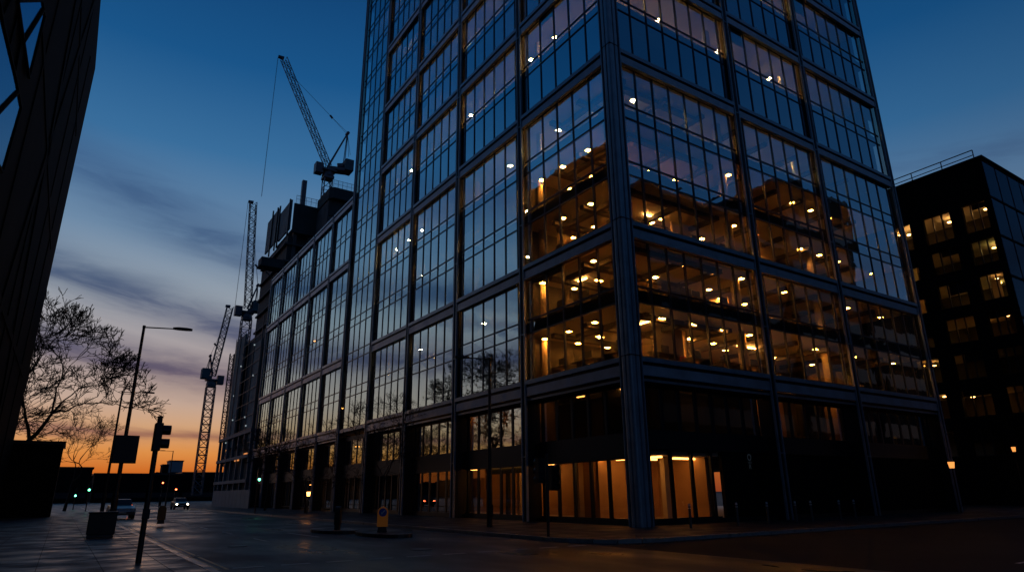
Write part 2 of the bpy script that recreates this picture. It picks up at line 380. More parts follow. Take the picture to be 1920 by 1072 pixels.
for k,n in enumerate(NST):
    z0,z1=LV[k],LV[k+1]-.86; h=(LV[k+1]-LV[k])/n; fl=[LV[k]+h*i for i in range(1,n)]
    for i in range(4): window(FL,VL[i],VL[i+1],z0,z1,fl,tower)
    for i in range(3): window(FR,UR[i],UR[i+1],z0,z1,fl,tower)
window(FL,VL[4],VL[5],7.6,ZT,[z for z,_ in FLR][1:],tower,pw=1.6)
# slabs, core, partitions
SX0,SX1,SY0,SY1=CX+.40,CX+29.6,CY+.40,CY+40.5
zz=[LV[0]]+[b for a,b in FLR]
for z in zz:
    s=MB(); s.box(SX0,SX1,SY0,SY1,z-.70,z-.02,0)
    s.box(SX0+.05,SX1-.05,SY0+.05,SY1-.05,z-.72,z-.702,1); s.box(SX0+.05,SX1-.05,SY0+.05,SY1-.05,z-.018,z,2)
    s.build('floor_slab',[SLABE,CEIL,CARPET],tower)
def part(name,mats,*boxes):
    b=MB()
    for q in boxes: b.box(*q)
    return b.build(name,mats,tower)
part('core_wall',WALLW,(CX+11,CX+29,CY+13,CY+40,4.0,ZT-.8))
for (z0,z1) in FLR:
    zc=z1-.73
    b=MB()                                                         # some rooms and meeting boxes by the core
    for q in range(5):
        a=rnd.uniform(1,38); dd=rnd.uniform(4.5,8.5); wdt=rnd.uniform(.3,3.5)
        b.box(CX+dd,CX+dd+.15,CY+a,CY+a+wdt,z0,zc)
        a=rnd.uniform(2,26); b.box(CX+a,CX+a+wdt,CY+dd,CY+dd+.15,z0,zc)
    b.build('partition',WALLW,tower)
for k in range(0,4):
    z0,z1=FLR[k]; part('light_stop_wall',WALLD,(CX+.95,CX+11,CY+9.35,CY+9.5,z0+.003,z1-.73))  # wall added to keep the corner lamps from lighting the further bays
part('feature_wall',WALLW,(CX+5.2,CX+7.4,CY+3.2,CY+3.35,FLR[0][0],FLR[0][1]-.73),(CX+15.2,CX+16.8,CY+2.6,CY+2.75,FLR[2][0],FLR[2][1]-.73),(CX+7.6,CX+9.3,CY+3.4,CY+3.55,FLR[2][0],FLR[2][1]-.73))
rd=random.Random(5)
for k,(z0,z1) in enumerate(FLR):
    zc=z1-.73
    if k<5:
        b=MB()
        for q in range(3): a=1.4+2.9*q+rd.uniform(-.3,.3); b.box(CX+1.2,CX+9,CY+a,CY+a+.35,zc-.34,zc-.08)
        for q in range(8): a=2.2+3.3*q+rd.uniform(-.3,.3); b.box(CX+a,CX+a+.3,CY+1.2,CY+7,zc-.34,zc-.08)
        b.build('ceiling_duct',WALLD,tower)
        b=MB()
        for q in range(9): a=rd.uniform(3,27); w_=rd.uniform(.5,1.8); b.box(CX+a,CX+a+w_,CY+3.2+rd.uniform(0,2.5),CY+6.,z0,z0+rd.uniform(.9,2.0))
        for q in range(3): a=rd.uniform(1,7.5); w_=rd.uniform(.5,1.5); b.box(CX+3.6+rd.uniform(0,2),CX+6.2,CY+a,CY+a+w_,z0,z0+rd.uniform(.9,1.9))
        b.build('storage_cabinet',DESK,tower)
    if k>=1:
        for F_,U,rg in ((FL,VL,4),(FR,UR,3)):
            for i in range(rg):
                if rd.random()<(.45 if k>4 else .3):
                    W=U[i+1]-U[i]; n=round(W/1.42); c0=rd.randint(0,n-2); c1=min(n,c0+rd.choice((1,1,2,3)))
                    b=MB(); fbox(b,F_,U[i]+(c0+.5)*W/n+.05,U[i]+min(W-.3,(c1+.5)*W/n)-.05,.36,.38,zc-rd.uniform(.3,1.7),zc); b.build('roller_blind',BLINDM,tower)
cols=MB(); 
for a in VL[1:5]: cols.bar((CX+1.75,CY+a,7.85),(CX+1.75,CY+a,ZT-1),.28,.28,12)
for a in UR[1:3]: cols.bar((CX+a,CY+1.75,7.85),(CX+a,CY+1.75,ZT-1),.28,.28,12)
cols.bar((CX+1.9,CY+1.9,7.85),(CX+1.9,CY+1.9,ZT-1),.3,.3,12)
tag(cols.build('inner_column',WALLW,tower))
# warm reveal strips on the inside of the columns
part('roof',[SLABE],(CX+.4,CX+29.8,CY+.4,CY+40.6,ZT+.02,ZT+.5))
part('far_wall',BRICKD,(CX+.95,CX+30.1,CY+40.6,CY+40.95,7.0,ZT),(CX+29.7,CX+30.0,CY+.9,CY+40.59,7.0,ZT))
# ceiling lamps
lamps=[]
for k,(z0,z1) in enumerate(FLR):
    zc=z1-.72
    if k<=3:
        for a in (1.5,3.9,6.3,8.5):
            for d in (1.4,3.8,6.2,8.8):
                if rnd.random()<.82: lamps.append((CX+d+rnd.uniform(-.08,.08),CY+a+rnd.uniform(-.08,.08),zc,0))
        for i_,u in enumerate([4.0+2.4*i for i in range(11)]):
            for d in ((1.5,4.0,6.5) if u<12 else (1.8,5.)):
                if rnd.random()<(.8 if u<12 else .55): lamps.append((CX+u+rnd.uniform(-.1,.1),CY+d+rnd.uniform(-.1,.1),zc,0))
        for a in (13,19,30):
            if rnd.random()<.3: lamps.append((CX+3.4,CY+a,zc,1))
    elif k==4 or (k>5 and k%2==0):
        for a in [1.8+2.9*i for i in range(12)]:
            if a<12 or rnd.random()<.5: lamps.append((CX+rnd.choice((2.2,4.5)),CY+a,zc,1))
        for u in [4.0+3.0*i for i in range(8)]:
            if u<12 or rnd.random()<.6: lamps.append((CX+u,CY+rnd.choice((2.4,4.5)),zc,1))
    else:
        for a in (6,14,26):
            if rnd.random()<.25: lamps.append((CX+5,CY+a,zc,1))
q=MB()                                                             # long strip fittings deeper in the rooms
for k,(sx,sy,L_,al) in enumerate([(4.0,3.0,2.2,1),(6.5,6.5,1.8,1),(8.5,4.6,2.6,0),(3.2,7.4,1.6,1),(14.5,4.0,2.2,0),(6.,3.4,1.6,0)]):
    zc=FLR[(0,0,0,1,0,2)[k]][1]-.85
    q.box(CX+sx-(L_/2 if not al else .05),CX+sx+(L_/2 if not al else .05),CY+sy-(L_/2 if al else .05),CY+sy+(L_/2 if al else .05),zc,zc+.05)
q.build('strip_lamp',[LAMPS],tower)
def lampmesh(mb,x,y,z,warm):
    mb.bar((x,y,z),(x,y,z-.12),.03,.03,5,0); mb.box(x-.17,x+.17,y-.17,y+.17,z-.2,z-.13,0); mb.box(x-.12,x+.12,y-.12,y+.12,z-.225,z-.202,2 if warm else 1)
lamps.sort(key=lambda p:p[0]**2+p[1]**2+(p[2]-1.6)**2)
for p in lamps[:96]: q=MB(); lampmesh(q,*p); q.build('ceiling_lamp',[SHADE,LAMP,LAMPC],tower)
q=MB()
for p in lamps[96:]: lampmesh(q,*p)
tag(q.build('ceiling_lamp',[SHADE,LAMP,LAMPC],tower),kind='stuff')
# ---- ground storey and mezzanine
D0=.75
def shopglass(F,a0,a1,z0,z1,pw=1.3,d=D0,mw=.085,gm=None): return window(F,a0,a1,z0,z1,[],tower,gm or G_LOBBY,d,pw,.001,mw)
for i in range(5):
    a0=VL[i]+(D0 if i==0 else .2); a1=VL[i+1]-.2
    shopglass(FL,a0,a1,.34,3.15); shopglass(FL,a0,a1,4.25,6.55,gm=G_TOWER)
for i in range(3):
    a0=UR[i]+(D0 if i==0 else .2); a1=UR[i+1]-.2
    if i==0: a1=6.6
    if i==0: shopglass(FR,a0,a1,.34,3.55)
    shopglass(FR,UR[i]+(D0 if i==0 else .2),UR[i+1]-.2,4.4,6.55,gm=G_TOWER)
mm=MB()
mm.box(CX+D0-.05,CX+D0+.05,CY+D0,CY+40.9,.12,.34); mm.box(CX+D0,CX+30,CY+D0-.05,CY+D0+.05,.12,.34)
mm.box(CX+D0-.08,CX+D0+.1,CY+D0,CY+40.9,3.15,4.25); mm.box(CX+D0,CX+30,CY+D0-.08,CY+D0+.1,3.55,4.4)
mm.box(CX+D0-.08,CX+D0+.1,CY+D0,CY+40.9,6.55,6.9); mm.box(CX+D0,CX+30,CY+D0-.08,CY+D0+.1,6.55,6.9)
for a in VL[1:]: mm.box(CX+.24,CX+D0+.3,CY+a-.2,CY+a+.2,.12,6.9)
for a in UR[1:]: mm.box(CX+a-.2,CX+a+.2,CY+.24,CY+D0+.3,.12,6.9)
mm.build('shopfront_fascia',DARKM,tower)
part('side_cladding',BRICKD,(CX+6.7,CX+30,CY+D0-.02,CY+D0+.2,.12,3.54))
part('lobby_slab',[LOBF],(CX+D0+.1,CX+29.5,CY+D0+.2,CY+40.5,.1,.3))
b=MB(); b.box(CX+D0+.12,CX+29.5,CY+D0+.22,CY+40.5,3.3,4.2); b.build('mezzanine_slab',[CEIL],tower)
part('lobby_wall',WALLO,(CX+7.3,CX+7.5,CY+2.0,CY+9.2,.3,3.29),(CX+3.0,CX+3.2,CY+6.2,CY+8.2,.3,3.29),(CX+5.2,CX+7.29,CY+5.2,CY+5.4,.3,3.29),
     (CX+4.6,CX+9,CY+9.3,CY+9.5,.3,3.29),(CX+2,CX+7.0,CY+6.2-1.2,CY+6.4-1.2,.3,3.29),(CX+6.4,CX+6.6,CY+1.6,CY+6,.3,3.29),
     (CX+4.4,CX+4.6,CY+10,CY+17,.3,3.29),(CX+5.2,CX+5.4,CY+17.5,CY+25,.3,3.29))
part('lobby_pillar',WALLW,(CX+2.6,CX+2.95,CY+7.4,CY+7.75,.3,3.29),(CX+4.1,CX+4.4,CY+2.3,CY+2.6,.3,3.29),(CX+2.4,CX+2.7,CY+13.0,CY+13.3,.3,3.29),(CX+2.4,CX+2.7,CY+20.0,CY+20.35,.3,3.29))
part('lobby_divider',WALLD,(CX+1.6,CX+7,CY+26.2,CY+26.4,.3,3.29),(CX+1.5,CX+4.5,CY+22.6,CY+22.8,.3,3.29),(CX+4.6,CX+4.8,CY+26.4,CY+40,.3,3.29))
part('mezzanine_wall',WALLD,(CX+5,CX+5.2,CY+2,CY+40,4.2,7.1),(CX+2,CX+29,CY+4.2,CY+4.4,4.2,7.1),(CX+15.9,CX+16.1,CY+1.5,CY+4.2,4.2,7.1),(CX+10.85,CX+11,CY+1.5,CY+4.2,4.2,7.1))
part('mezzanine_panel',WALLO,(CX+12.4,CX+15.8,CY+2.9,CY+3.05,4.2,7.1),(CX+24.5,CX+25,CY+2.2,CY+2.4,4.2,7.1),(CX+22.8,CX+23.1,CY+2.2,CY+2.4,4.2,7.1),(CX+2.8,CX+3.0,CY+9.6,CY+12.4,4.2,7.1),(CX+3.4,CX+3.6,CY+14.4,CY+17,4.2,7.1),(CX+2.6,CX+2.8,CY+17.6,CY+20.4,4.2,7.1),(CX+20.5,CX+22,CY+3,CY+3.2,4.2,7.1))
q=MB()
for (x,y,lx,ly) in [(3,3,.08,1.6),(3.2,7,.08,1.4),(5,8,.08,1.2),(2.2,5,.08,1.2),(5.6,2.3,.8,.08),(4.2,3.6,.7,.08),(3.2,11.5,.08,1.),(3.2,14.6,.08,1.6),(3,19.5,.08,.5),(3.,21.4,.08,.5)]:
    q.box(CX+x-lx,CX+x+lx,CY+y-ly,CY+y+ly,3.2,3.28)
q.build('lobby_lamp',[LAMPL],tower)
q=MB()
for (x,y) in [(13.2,2.),(14.6,2.),(12,2.),(13.9,1.5),(21.4,2.3),(23.2,2.3),(24.6,2.3),(26.2,2.3),(8.6,2.6)]: q.box(CX+x-.45,CX+x+.45,CY+y-.05,CY+y+.05,6.9,6.98)
for (x,y) in [(3.2,4.2),(3.0,7.4),(2.0,11.2),(2.0,13.4),(2.2,15.6),(2.0,19.3),(2.,21.6),(1.8,23.6),(2.2,28),(2.,30.6),(2.4,36),(2.6,5)]: q.box(CX+x-.05,CX+x+.05,CY+y-.3,CY+y+.3,6.9,6.98)
q.build('mezzanine_lamp',[LAMPL],tower)
# revolving entrance in the second bay
m=MB(); fbox(m,FL,10.0,14.6,.95,1.3,2.75,3.1); fbox(m,FL,10.0,10.12,.95,1.3,.12,2.75); fbox(m,FL,14.48,14.6,.95,1.3,.12,2.75); fbox(m,FL,12.2,12.4,.98,1.2,.12,2.75)
en=m.build('entrance_portal',[DARKM],tower)
MB().box(CX+.9,CX+.94,CY+10.2,CY+14.4,3.11,3.17).build('entrance_light',[LAMPL],en)

# ------------------------------------------------------------------ lower wing, same frame
VB=[40.97,47.61,54.76,61.94,68.96,75.77]
wing=empty('office_wing',(CX,CY+VB[0],0),'lower glass wing with matching steel frame beyond the tower','office block')
for i,a in enumerate(VB[1:]): column(FL,a,.12,32.75+(.05),wing)
for li,z in enumerate(LV[:4]):
    for i in range(5): beam(FL,VB[i],VB[i+1],z,wing,li==0)
for k in range(3):
    n=NST[k]; h=(LV[k+1]-LV[k])/n
    for i in range(5): window(FL,VB[i],VB[i+1],LV[k],LV[k+1]-.86,[LV[k]+h*j for j in range(1,n)],wing,pw=1.5)
for i in range(5): window(FL,VB[i]+.2,VB[i+1]-.2,4.25,6.5,[],wing,G_TOWER,.75,1.4,.002,.05); window(FL,VB[i]+.2,VB[i+1]-.2,.34,3.2,[],wing,G_LOBBY,.75,1.4,.002,.05)
def wpart(name,mats,*bx):
    b=MB()
    for q in bx: b.box(*q)
    return b.build(name,mats,wing)
for z in [LV[0]]+[b for a,b in FLR[:7]]:
    b=MB(); b.box(CX+.6,CX+14,CY+41.2,CY+75.6,z-.7,z,0); b.build('floor_slab',[SLABE],wing)
wpart('inner_wall',WALLD,(CX+4.5,CX+14,CY+41.2,CY+75.6,.2,32))
wpart('end_wall',BRICKD,(CX+.3,CX+16,CY+75.8,CY+76.2,.1,32.7))
wpart('roof',SLABE,(CX+.4,CX+16,CY+41,CY+75.79,32.2,32.74))
b=MB(); fbox(b,FL,VB[0]+.24,VB[5],.5,.6,33.05,33.1); fbox(b,FL,VB[0]+.24,VB[5],.5,.6,33.45,33.5)
b=MB()
for i in range(5):
    fbox(b,FL,VB[i]+.2,VB[i+1]-.2,.68,1.1,3.2,4.25); fbox(b,FL,VB[i]+.2,VB[i+1]-.2,.68,1.1,6.5,6.95); fbox(b,FL,VB[i+1]-.2,VB[i+1]+.2,.24,1.1,.12,6.9)
b.build('arcade_fascia',DARKM,wing)
b=MB()
for (a,d,z) in [(43.2,3.,6.3),(45,2.6,2.9),(50,3.2,2.9),(58,3,2.8),(64,3,6.3),(47.5,2.6,10.6),(62,3.3,21)]: b.box(CX+d-.2,CX+d+.2,CY+a-.2,CY+a+.2,z-.05,z)
b.build('room_lamp',[LAMPL],wing)
b=MB(); b.box(CX+2.4,CX+2.6,CY+41.6,CY+42.4,.3,2.4); b.box(CX+2.4,CX+2.6,CY+44.0,CY+44.6,.3,2.9); b.build('lit_door',[WALLO],wing)

# ------------------------------------------------------------------ office furniture behind the corner glass
def mk_desk():
    r=empty('office_desk',(0,0,0),None,'desk')
    b=MB(); b.box(-.8,.8,-.4,.4,.71,.74); b.build('desk_top',DESK,r)
    for s_ in (-1,1):
        b=MB(); b.box(s_*.74-.03,s_*.74+.03,-.36,.36,0,.71); b.build('leg',BLACK,r)
    return r
def mk_chair(fab):
    r=empty('office_chair',(0,0,0),None,'chair')
    b=MB(); b.box(-.24,.24,-.24,.24,.44,.52); b.build('seat',fab,r,bevel=.03)
    b=MB(); b.prism([(-.23,.2),(.23,.2),(.19,.28),(-.19,.28)],.58,1.12); b.bar((0,.22,.48),(0,.25,.62),.03); b.build('backrest',fab,r)
    b=MB(); b.bar((0,0,.06),(0,0,.44),.03)
    for k in range(5): b.bar((0,0,.09),(.3*math.cos(k*1.257),.3*math.sin(k*1.257),.04),.025,.02)
    b.build('base',BLACK,r); return r
def mk_mon():
    r=empty('monitor',(0,0,0),None,'monitor')
    b=MB(); b.box(-.3,.3,-.02,.02,.12,.5); b.build('screen',BLACK,r)
    b=MB(); b.box(-.12,.12,-.09,.09,0,.015); b.bar((0,0,.01),(0,0,.2),.02); b.build('stand',BLACK,r); return r
desk=mk_desk(); chair=mk_chair(BLACK); chr_=mk_chair(REDC); chb=mk_chair(BLUC); mon=mk_mon(); used=set()
def put(o,x,y,z,rz,label,group):
    c=o if o.name not in used else copy_tree(o); used.add(o.name); c.location=(x,y,z); c.rotation_euler=(0,0,rz); c['label']=label; c['group']=group; return c
STN=['lowest lit storey','second lit storey','third lit storey','fourth lit storey']
ORD=['first','second','third','fourth','fifth']
for k in range(4):
    z=FLR[k][0]+.002
    for side in (0,1):
        for j in range(3 if side==0 else 4):
            a=2.6+2.35*j if side==0 else 4.2+2.5*j+(.4*k%1)
            x,y=(CX+1.75,CY+a) if side==0 else (CX+a,CY+1.75)
            rz=0 if side else R(90)
            face='street face' if side==0 else 'side-road face'
            where='%s from the corner, %s, %s'%(ORD[j],face,STN[k])
            put(desk,x,y,z,rz,'dark desk, '+where,'desks behind the tower glass')
            dx,dy=(0,.85) if side else (.85,0)
            fab=chair
            if side and k==0 and j==1: fab=chr_
            if side and k==1 and j==2: fab=chb
            cn='red' if fab is chr_ else ('blue' if fab is chb else 'black')
            put(fab,x+dx+rnd.uniform(-.2,.2),y+dy+rnd.uniform(-.1,.2),z,(0 if side else R(-90))+rnd.uniform(-.6,.6),cn+' swivel chair, '+where,'office chairs behind the tower glass')
            put(mon,x+(.1 if side else -.1),y,z+.742,rz+rnd.uniform(-.1,.1),'dark monitor, desk '+where,'monitors on the desks')

# ------------------------------------------------------------------ neighbours
# left building: sheer dark flank with big diagonal braces
G_EDGE=glass('edge_glass',(.3,.3,.3),.10,(.35,.6,.8),rough=.08,wav=.5)
MATT=mat('matt_black_steel',(.009,.01,.01),.85,spec=.1)
lb=empty('braced_building',(-3.87,30,0),'black building towering at the left edge with diagonal braces','building')
b=MB(); b.box(-30,-3.9,-6,67,.1,41.4); b.build('wall',BRICKD,lb)
def br(p,q,wd=.9):
    b=MB(); p=Vector((-3.896,*p)); q=Vector((-3.896,*q))
    if q.y>61: q=p.lerp(q,(61-p.y)/(q.y-p.y))
    if q.z>38: q=p.lerp(q,(38-p.z)/(q.z-p.z))
    if p.z>38: p=q.lerp(p,(38-q.z)/(p.z-q.z))
    d=(q-p).normalized(); n=Vector((0,-d.z,d.y))*wd/2
    b.prism_dir([p-n,q-n,q+n,p+n],(.07,0,0)); return b.build('brace',BRICKD,lb)
for k in range(-1,3): br((-2+18*k,.3),(7+18*k,21)); br((7+18*k,21),(16+18*k,.3)); br((-2+18*k,41),(7+18*k,21)); br((7+18*k,21),(16+18*k,41))
for z in (10.3,20.6,30.9): b=MB(); b.box(-3.897,-3.84,-6,61,z,z+.4); b.build('floor_band',BRICKD,lb)
for t in (6,24.6,33,42.3,51,58): b=MB(); b.box(-3.897,-3.85,t-.15,t+.15,.2,37); b.build('rib',BRICKD,lb)
for pl,br_ in (([(23.4,17.15),(27.9,20.5),(29.4,20.8),(29.4,17.8)],((26.2,17.45),(28.6,20.6))),([(19,13.2),(19,15.2),(22.1,15.4),(26.7,16.1),(29.3,16.35),(28.8,13.3),(24,12.2)],((23.4,12.4),(27.6,16.1))),([(17,16.6),(22.6,17.0),(26.9,20.4),(17,20.4)],((18,16.8),(21,20.3)))):
    pc=[Vector((-3.80,y,z)) for y,z in pl]
    b=MB(); b.poly(pc[::-1]); wn=b.build('window',G_EDGE,lb)
    b=MB(); b.bar((-3.78,*br_[0]),(-3.78,*br_[1]),.07)
    for p,q in zip(pc,pc[1:]+pc[:1]): b.bar(p,q,.07,n=4)
    b.build('window_frame',MATT,wn)
# low dark block beyond it
b=MB(); b.box(-22,-.3,62+8,80,.12,5.95)
lo=empty('low_block',(-10,75,0),'low flat black building at the far left under the bare tree','building')
b=MB(); b.box(-22,-.5,68,74,.12,5.9); b.build('wall',BRICKD,lo); b=MB(); b.box(-22.2,-.35,67.8,74.2,5.9,6.15); b.build('roof',DARKM,lo)
# right building
LAMPR=[mat('block_lamp_glow_%s'%n,(.8,.7,.5),.5,emit=c_,estr=e) for n,c_,e in (('bright',(1.,.45,.12),60),('dim',(1.,.42,.10),28),('green',(.9,.62,.14),22),('faint',(1.,.36,.06),24))]
G_DARK=glass('dark_front_glass',(.3,.35,.4),.08,(.16,.24,.32),rough=.03,wav=.2)
rb=empty('lit_block',(71.64,22.2,0),'dark square block at the right edge, rows of lit windows, roof rail','office block')
RBX,RBY=71.64,22.21
b=MB()
rows=[(25.9,28.9),(22.5,25.0),(18.9,21.4),(15.3,17.8),(11.7,14.2),(8.1,10.6),(4.5,7.0)]
wcols=[(22.75,24.85),(26.0,28.6),(29.9,32.4),(33.6,36.2),(37.4,40)]
# flank wall with real openings
zs=[.12]+[z for r in rows[::-1] for z in r]+[33.2]
for i in range(0,len(zs)-1,2): b.box(RBX,RBX+.5,RBY,RBY+22,zs[i],zs[i+1])
ys=[RBY]+[y for c_ in wcols for y in c_]+[RBY+22]
for (z0,z1) in rows:
    for i in range(0,len(ys)-1,2): b.box(RBX,RBX+.5,ys[i],ys[i+1],z0,z1)
b.box(RBX+.5,RBX+34,RBY+21.5,RBY+22,.12,33.2)
b.build('wall',BRICKD,rb)
b=MB(); b.box(RBX+.5,RBX+34,RBY+.6,RBY+21.5,33.0,33.19); b.build('roof',SLABE,rb)
for z in (29.6,25.5,21.9,18.3,14.7,11.1,7.5,3.9): b=MB(); b.box(RBX+.52,RBX+33,RBY+.6,RBY+21.4,z-.5,z); b.build('floor_slab',CEIL,rb)
b=MB(); b.box(RBX+5.5,RBX+5.7,RBY+.6,RBY+21.4,.2,32.5); b.build('inner_wall',WALLD,rb)
nl=0
for ri,(z0,z1) in enumerate(rows):
    for ci,(y0,y1) in enumerate(wcols):
        g=MB(); g.poly([(RBX+.3,y0,z0),(RBX+.3,y1,z0),(RBX+.3,y1,z1),(RBX+.3,y0,z1)]); go=g.build('window',G_FAR,rb)
        f=MB()
        for k in (1,2): yy=y0+(y1-y0)*k/3; f.box(RBX+.2,RBX+.36,yy-.05,yy+.05,z0,z1)
        f.box(RBX+.2,RBX+.36,y0,y1,z0,z0+.08); f.build('window_frame',FRAME,go)
        for q_ in range(rnd.choice((1,2,3)) if (ri<1 or rnd.random()<.78) else 0):
            l=MB(); yy=rnd.uniform(y0+.3,y1-.3); xx=RBX+rnd.uniform(.9,4.); e=rnd.uniform(.1,.19); zz_=z1-rnd.uniform(.05,.5)
            l.bar((xx,yy,zz_-.05),(xx,yy,zz_),e,e,8); l.build('ceiling_lamp',LAMPR[0] if ri<1 else rnd.choice(LAMPR[1:]),rb)
        if rnd.random()<.5:
            l=MB(); yy=rnd.uniform(y0,y1-.9); l.box(RBX+2.5,RBX+2.6,yy,yy+rnd.uniform(.5,.9),z0-.6,z1+.1); l.build('partition',WALLW,rb)
        if rnd.random()<.6:
            l=MB(); l.box(RBX+.55,RBX+.6,y0,y0+(y1-y0)*rnd.choice((.33,.66,1)),z1-rnd.uniform(.4,1.6),z1); l.build('blind',WALLD,rb)
# glazed front
b=MB(); 
for k in range(22):
    for j in range(8):
        z0=.3+j*4.1; x0_=RBX+k*1.5
        b.poly([(x0_,RBY-.02+rnd.uniform(-.003,.003),z0),(x0_+1.5,RBY-.02,z0),(x0_+1.5,RBY-.02+rnd.uniform(-.003,.003),z0+4.1),(x0_,RBY-.02,z0+4.1)])
gw=b.build('glazed_front',G_DARK,rb)
b=MB()
for k in range(12): b.box(RBX+k*3-.03,RBX+k*3+.03,RBY-.06,RBY-.03,.2,33.2)
for j in range(9): b.box(RBX,RBX+33,RBY-.07,RBY-.032,.3+j*4.1-.12,.3+j*4.1+.12)
b.build('window_frame',MATT,gw)
b=MB(); b.box(RBX+.5,RBX+34,RBY+.1,RBY+.6,.2,33.0); b.build('spandrel_wall',WALLD,rb)
b=MB(); b.box(RBX-.1,RBX+34,RBY-.2,RBY+22,33.2,33.5); b.build('parapet',BRICKD,rb)
b=MB()
for k in range(8): b.bar((RBX+.3,RBY+.6+k*3,33.4),(RBX+.3,RBY+.6+k*3,34.5),.05)
b.bar((RBX+.3,RBY+.6,34.5),(RBX+.3,RBY+21.6,34.5),.06); b.bar((RBX+.3,RBY+.6,33.95),(RBX+.3,RBY+21.6,33.95),.05)
b.build('roof_rail',RAIL,rb)
# buildings across the side road, behind the viewer: they stand in the tower's reflections
def plain_block(x0,x1,y0,y1,h,lab,name='office_block'):
    r=empty(name,((x0+x1)/2,y1,0),lab,'building')
    b=MB(); b.box(x0,x1,y0,y1,.12,h); b.build('wall',BRICKD,r)
    b=MB(); b.box(x0-.2,x1+.2,y0-.2,y1+.2,h,h+.5); b.build('parapet',DARKM,r)
    for j in range(int(h/3.6)-1):
        b=MB(); b.box(x0+1,x1-1,y1,y1+.04,1.6+j*3.6,3.6+j*3.6); b.build('window_band',FRAME,r)
    return r
plain_block(25,48,-24,-3.9,24,'lower dark block across the side road, mirrored in the glass')
plain_block(51,70,-28,-4.2,36,'tall dark block across the side road, mirrored in the tower')
plain_block(70.6,78,-28,-5,33.5,'narrow dark block between two taller ones across the side road')
plain_block(78.6,96.5,-30,-4.2,44,'tallest dark block across the side road')
plain_block(97.2,150,-30,-4.2,29.5,'long low dark block beyond the tallest one across the side road')

# ------------------------------------------------------------------ construction site and cranes
def truss(mb,p,q,wd,seg,r=.09,rb=.05,upv=(0,0,1)):
    p=Vector(p);q=Vector(q);d=(q-p).normalized(); a=d.cross(Vector(upv))
    if a.length<.1: a=d.cross(Vector((1,0,0)))
    a.normalize(); c=d.cross(a); L=(q-p).length
    cs_=[(a*i+c*j)*wd/2 for i,j in ((-1,-1),(1,-1),(1,1),(-1,1))]
    for o in cs_: mb.bar(p+o,q+o,r,r,4)
    n=max(2,int(L/seg))
    for k in range(n):
        p0=p+d*L*k/n; p1=p+d*L*(k+1)/n
        for i in range(4):
            j=(i+1)%4; 
            if k%2: mb.bar(p0+cs_[i],p1+cs_[j],rb,rb,3,0,False)
            else: mb.bar(p0+cs_[j],p1+cs_[i],rb,rb,3,0,False)
            mb.bar(p0+cs_[i],p0+cs_[j],rb,rb,3,0,False)
def crane(loc,zbase,zslew,tip,apex,cjib,lab,mw=1.7,jw=1.2,cab=-1,hook=None,tri=None,r=.1):
    x,y=loc; c=empty('tower_crane',(x,y,zbase),lab,'crane','luffing cranes over the site')
    b=MB(); truss(b,(x,y,zbase),(x,y,zslew-1.2),mw,1.9,r*1.3,r*.75); b.build('mast',CRANE,c)
    b=MB(); b.prism([(x-1.1,y-1.1),(x+1.1,y-1.1),(x+1.1,y+1.1),(x-1.1,y+1.1)],zslew-1.2,zslew-.6); b.bar((x,y,zslew-.6),(x,y,zslew+.5),1.3,1.1,12); b.box(x-1.5,x+1.5,y-1.3,y+1.3,zslew+.5,zslew+.9)
    b.build('slewing_unit',CRANE,c)
    A=Vector(apex);T=Vector(tip);foot=Vector((x,y,zslew+1.6)); foot=foot+(T-foot).normalized()*.3
    b=MB(); truss(b,foot,T,jw,1.5,r,r*.6,(0,1,0)); b.bar(T+Vector((-1.2,0,.1)),T,.35,.5,8); b.build('jib',CRANE,c)
    b=MB(); 
    for s_ in (-.5,.5):
        o=Vector((0,s_,0)); b.bar(foot+o,A+o*.5,.24,.18,4); b.bar(Vector(cjib)*.75+foot*.25+o,A+o*.5,.1,.1,4)
    n=7
    for k in range(1,n): q=foot.lerp(A,k/n); b.bar(q+Vector((0,-.5,0)),q+Vector((0,.5,0)),.05,.05,3)
    b.bar(A-Vector((0,.6,0)),A+Vector((0,.6,0)),.35,.35,8)
    b.build('a_frame',CRANE,c)
    C_=Vector(cjib); d=(C_-foot); d.z=0
    b=MB(); nrm=Vector((-d.y,d.x,0)).normalized()*1.1
    b.prism_dir([Vector((x,y,zslew+.9))-nrm,C_*1-nrm+Vector((0,0,zslew+.9-C_.z)),C_+nrm+Vector((0,0,zslew+.9-C_.z)),Vector((x,y,zslew+.9))+nrm],(0,0,.7))
    b.bar(foot.lerp(C_,.45),foot.lerp(C_,.7),.7,.7,8)
    b.build('counter_jib',CRANE,c)
    b=MB(); b.box(C_.x-1.1,C_.x+.7,C_.y-1.4,C_.y+1.4,zslew+1.0,zslew+3.6); b.build('counterweight',NET,c)
    b=MB(); s_=cab; b.box(x+s_*1.3,x+s_*2.9,y-.9,y+.9,zslew-.3,zslew+2.0); b.build('cab',CRANE,c)
    b=MB(); m_=foot.lerp(T,.86); k_=m_.lerp(A,.72); b.bar(m_,k_,.05,.05,3); b.bar(k_,A+Vector((0,.3,0)),.04,.04,3); b.bar(k_,A-Vector((0,.3,0)),.04,.04,3); b.bar(k_-Vector((.3,0,-.3)),k_+Vector((.3,0,-.3)),.25,.25,6)
    b.bar(A,C_+Vector((0,.5,2.5)),.05,.05,3); b.bar(A,C_+Vector((0,-.5,2.5)),.05,.05,3); b.build('pendant_line',CRANE,c)
    if hook:
        b=MB(); b.bar(T+Vector((-1.2,0,0)),T+Vector((-1.2,0,-hook)),.03,.03,3); b.bar(T+Vector((-1.2,.4,0)),T+Vector((-1.2,.4,-hook)),.03,.03,3); b.build('hoist_rope',CRANE,c)
    return c
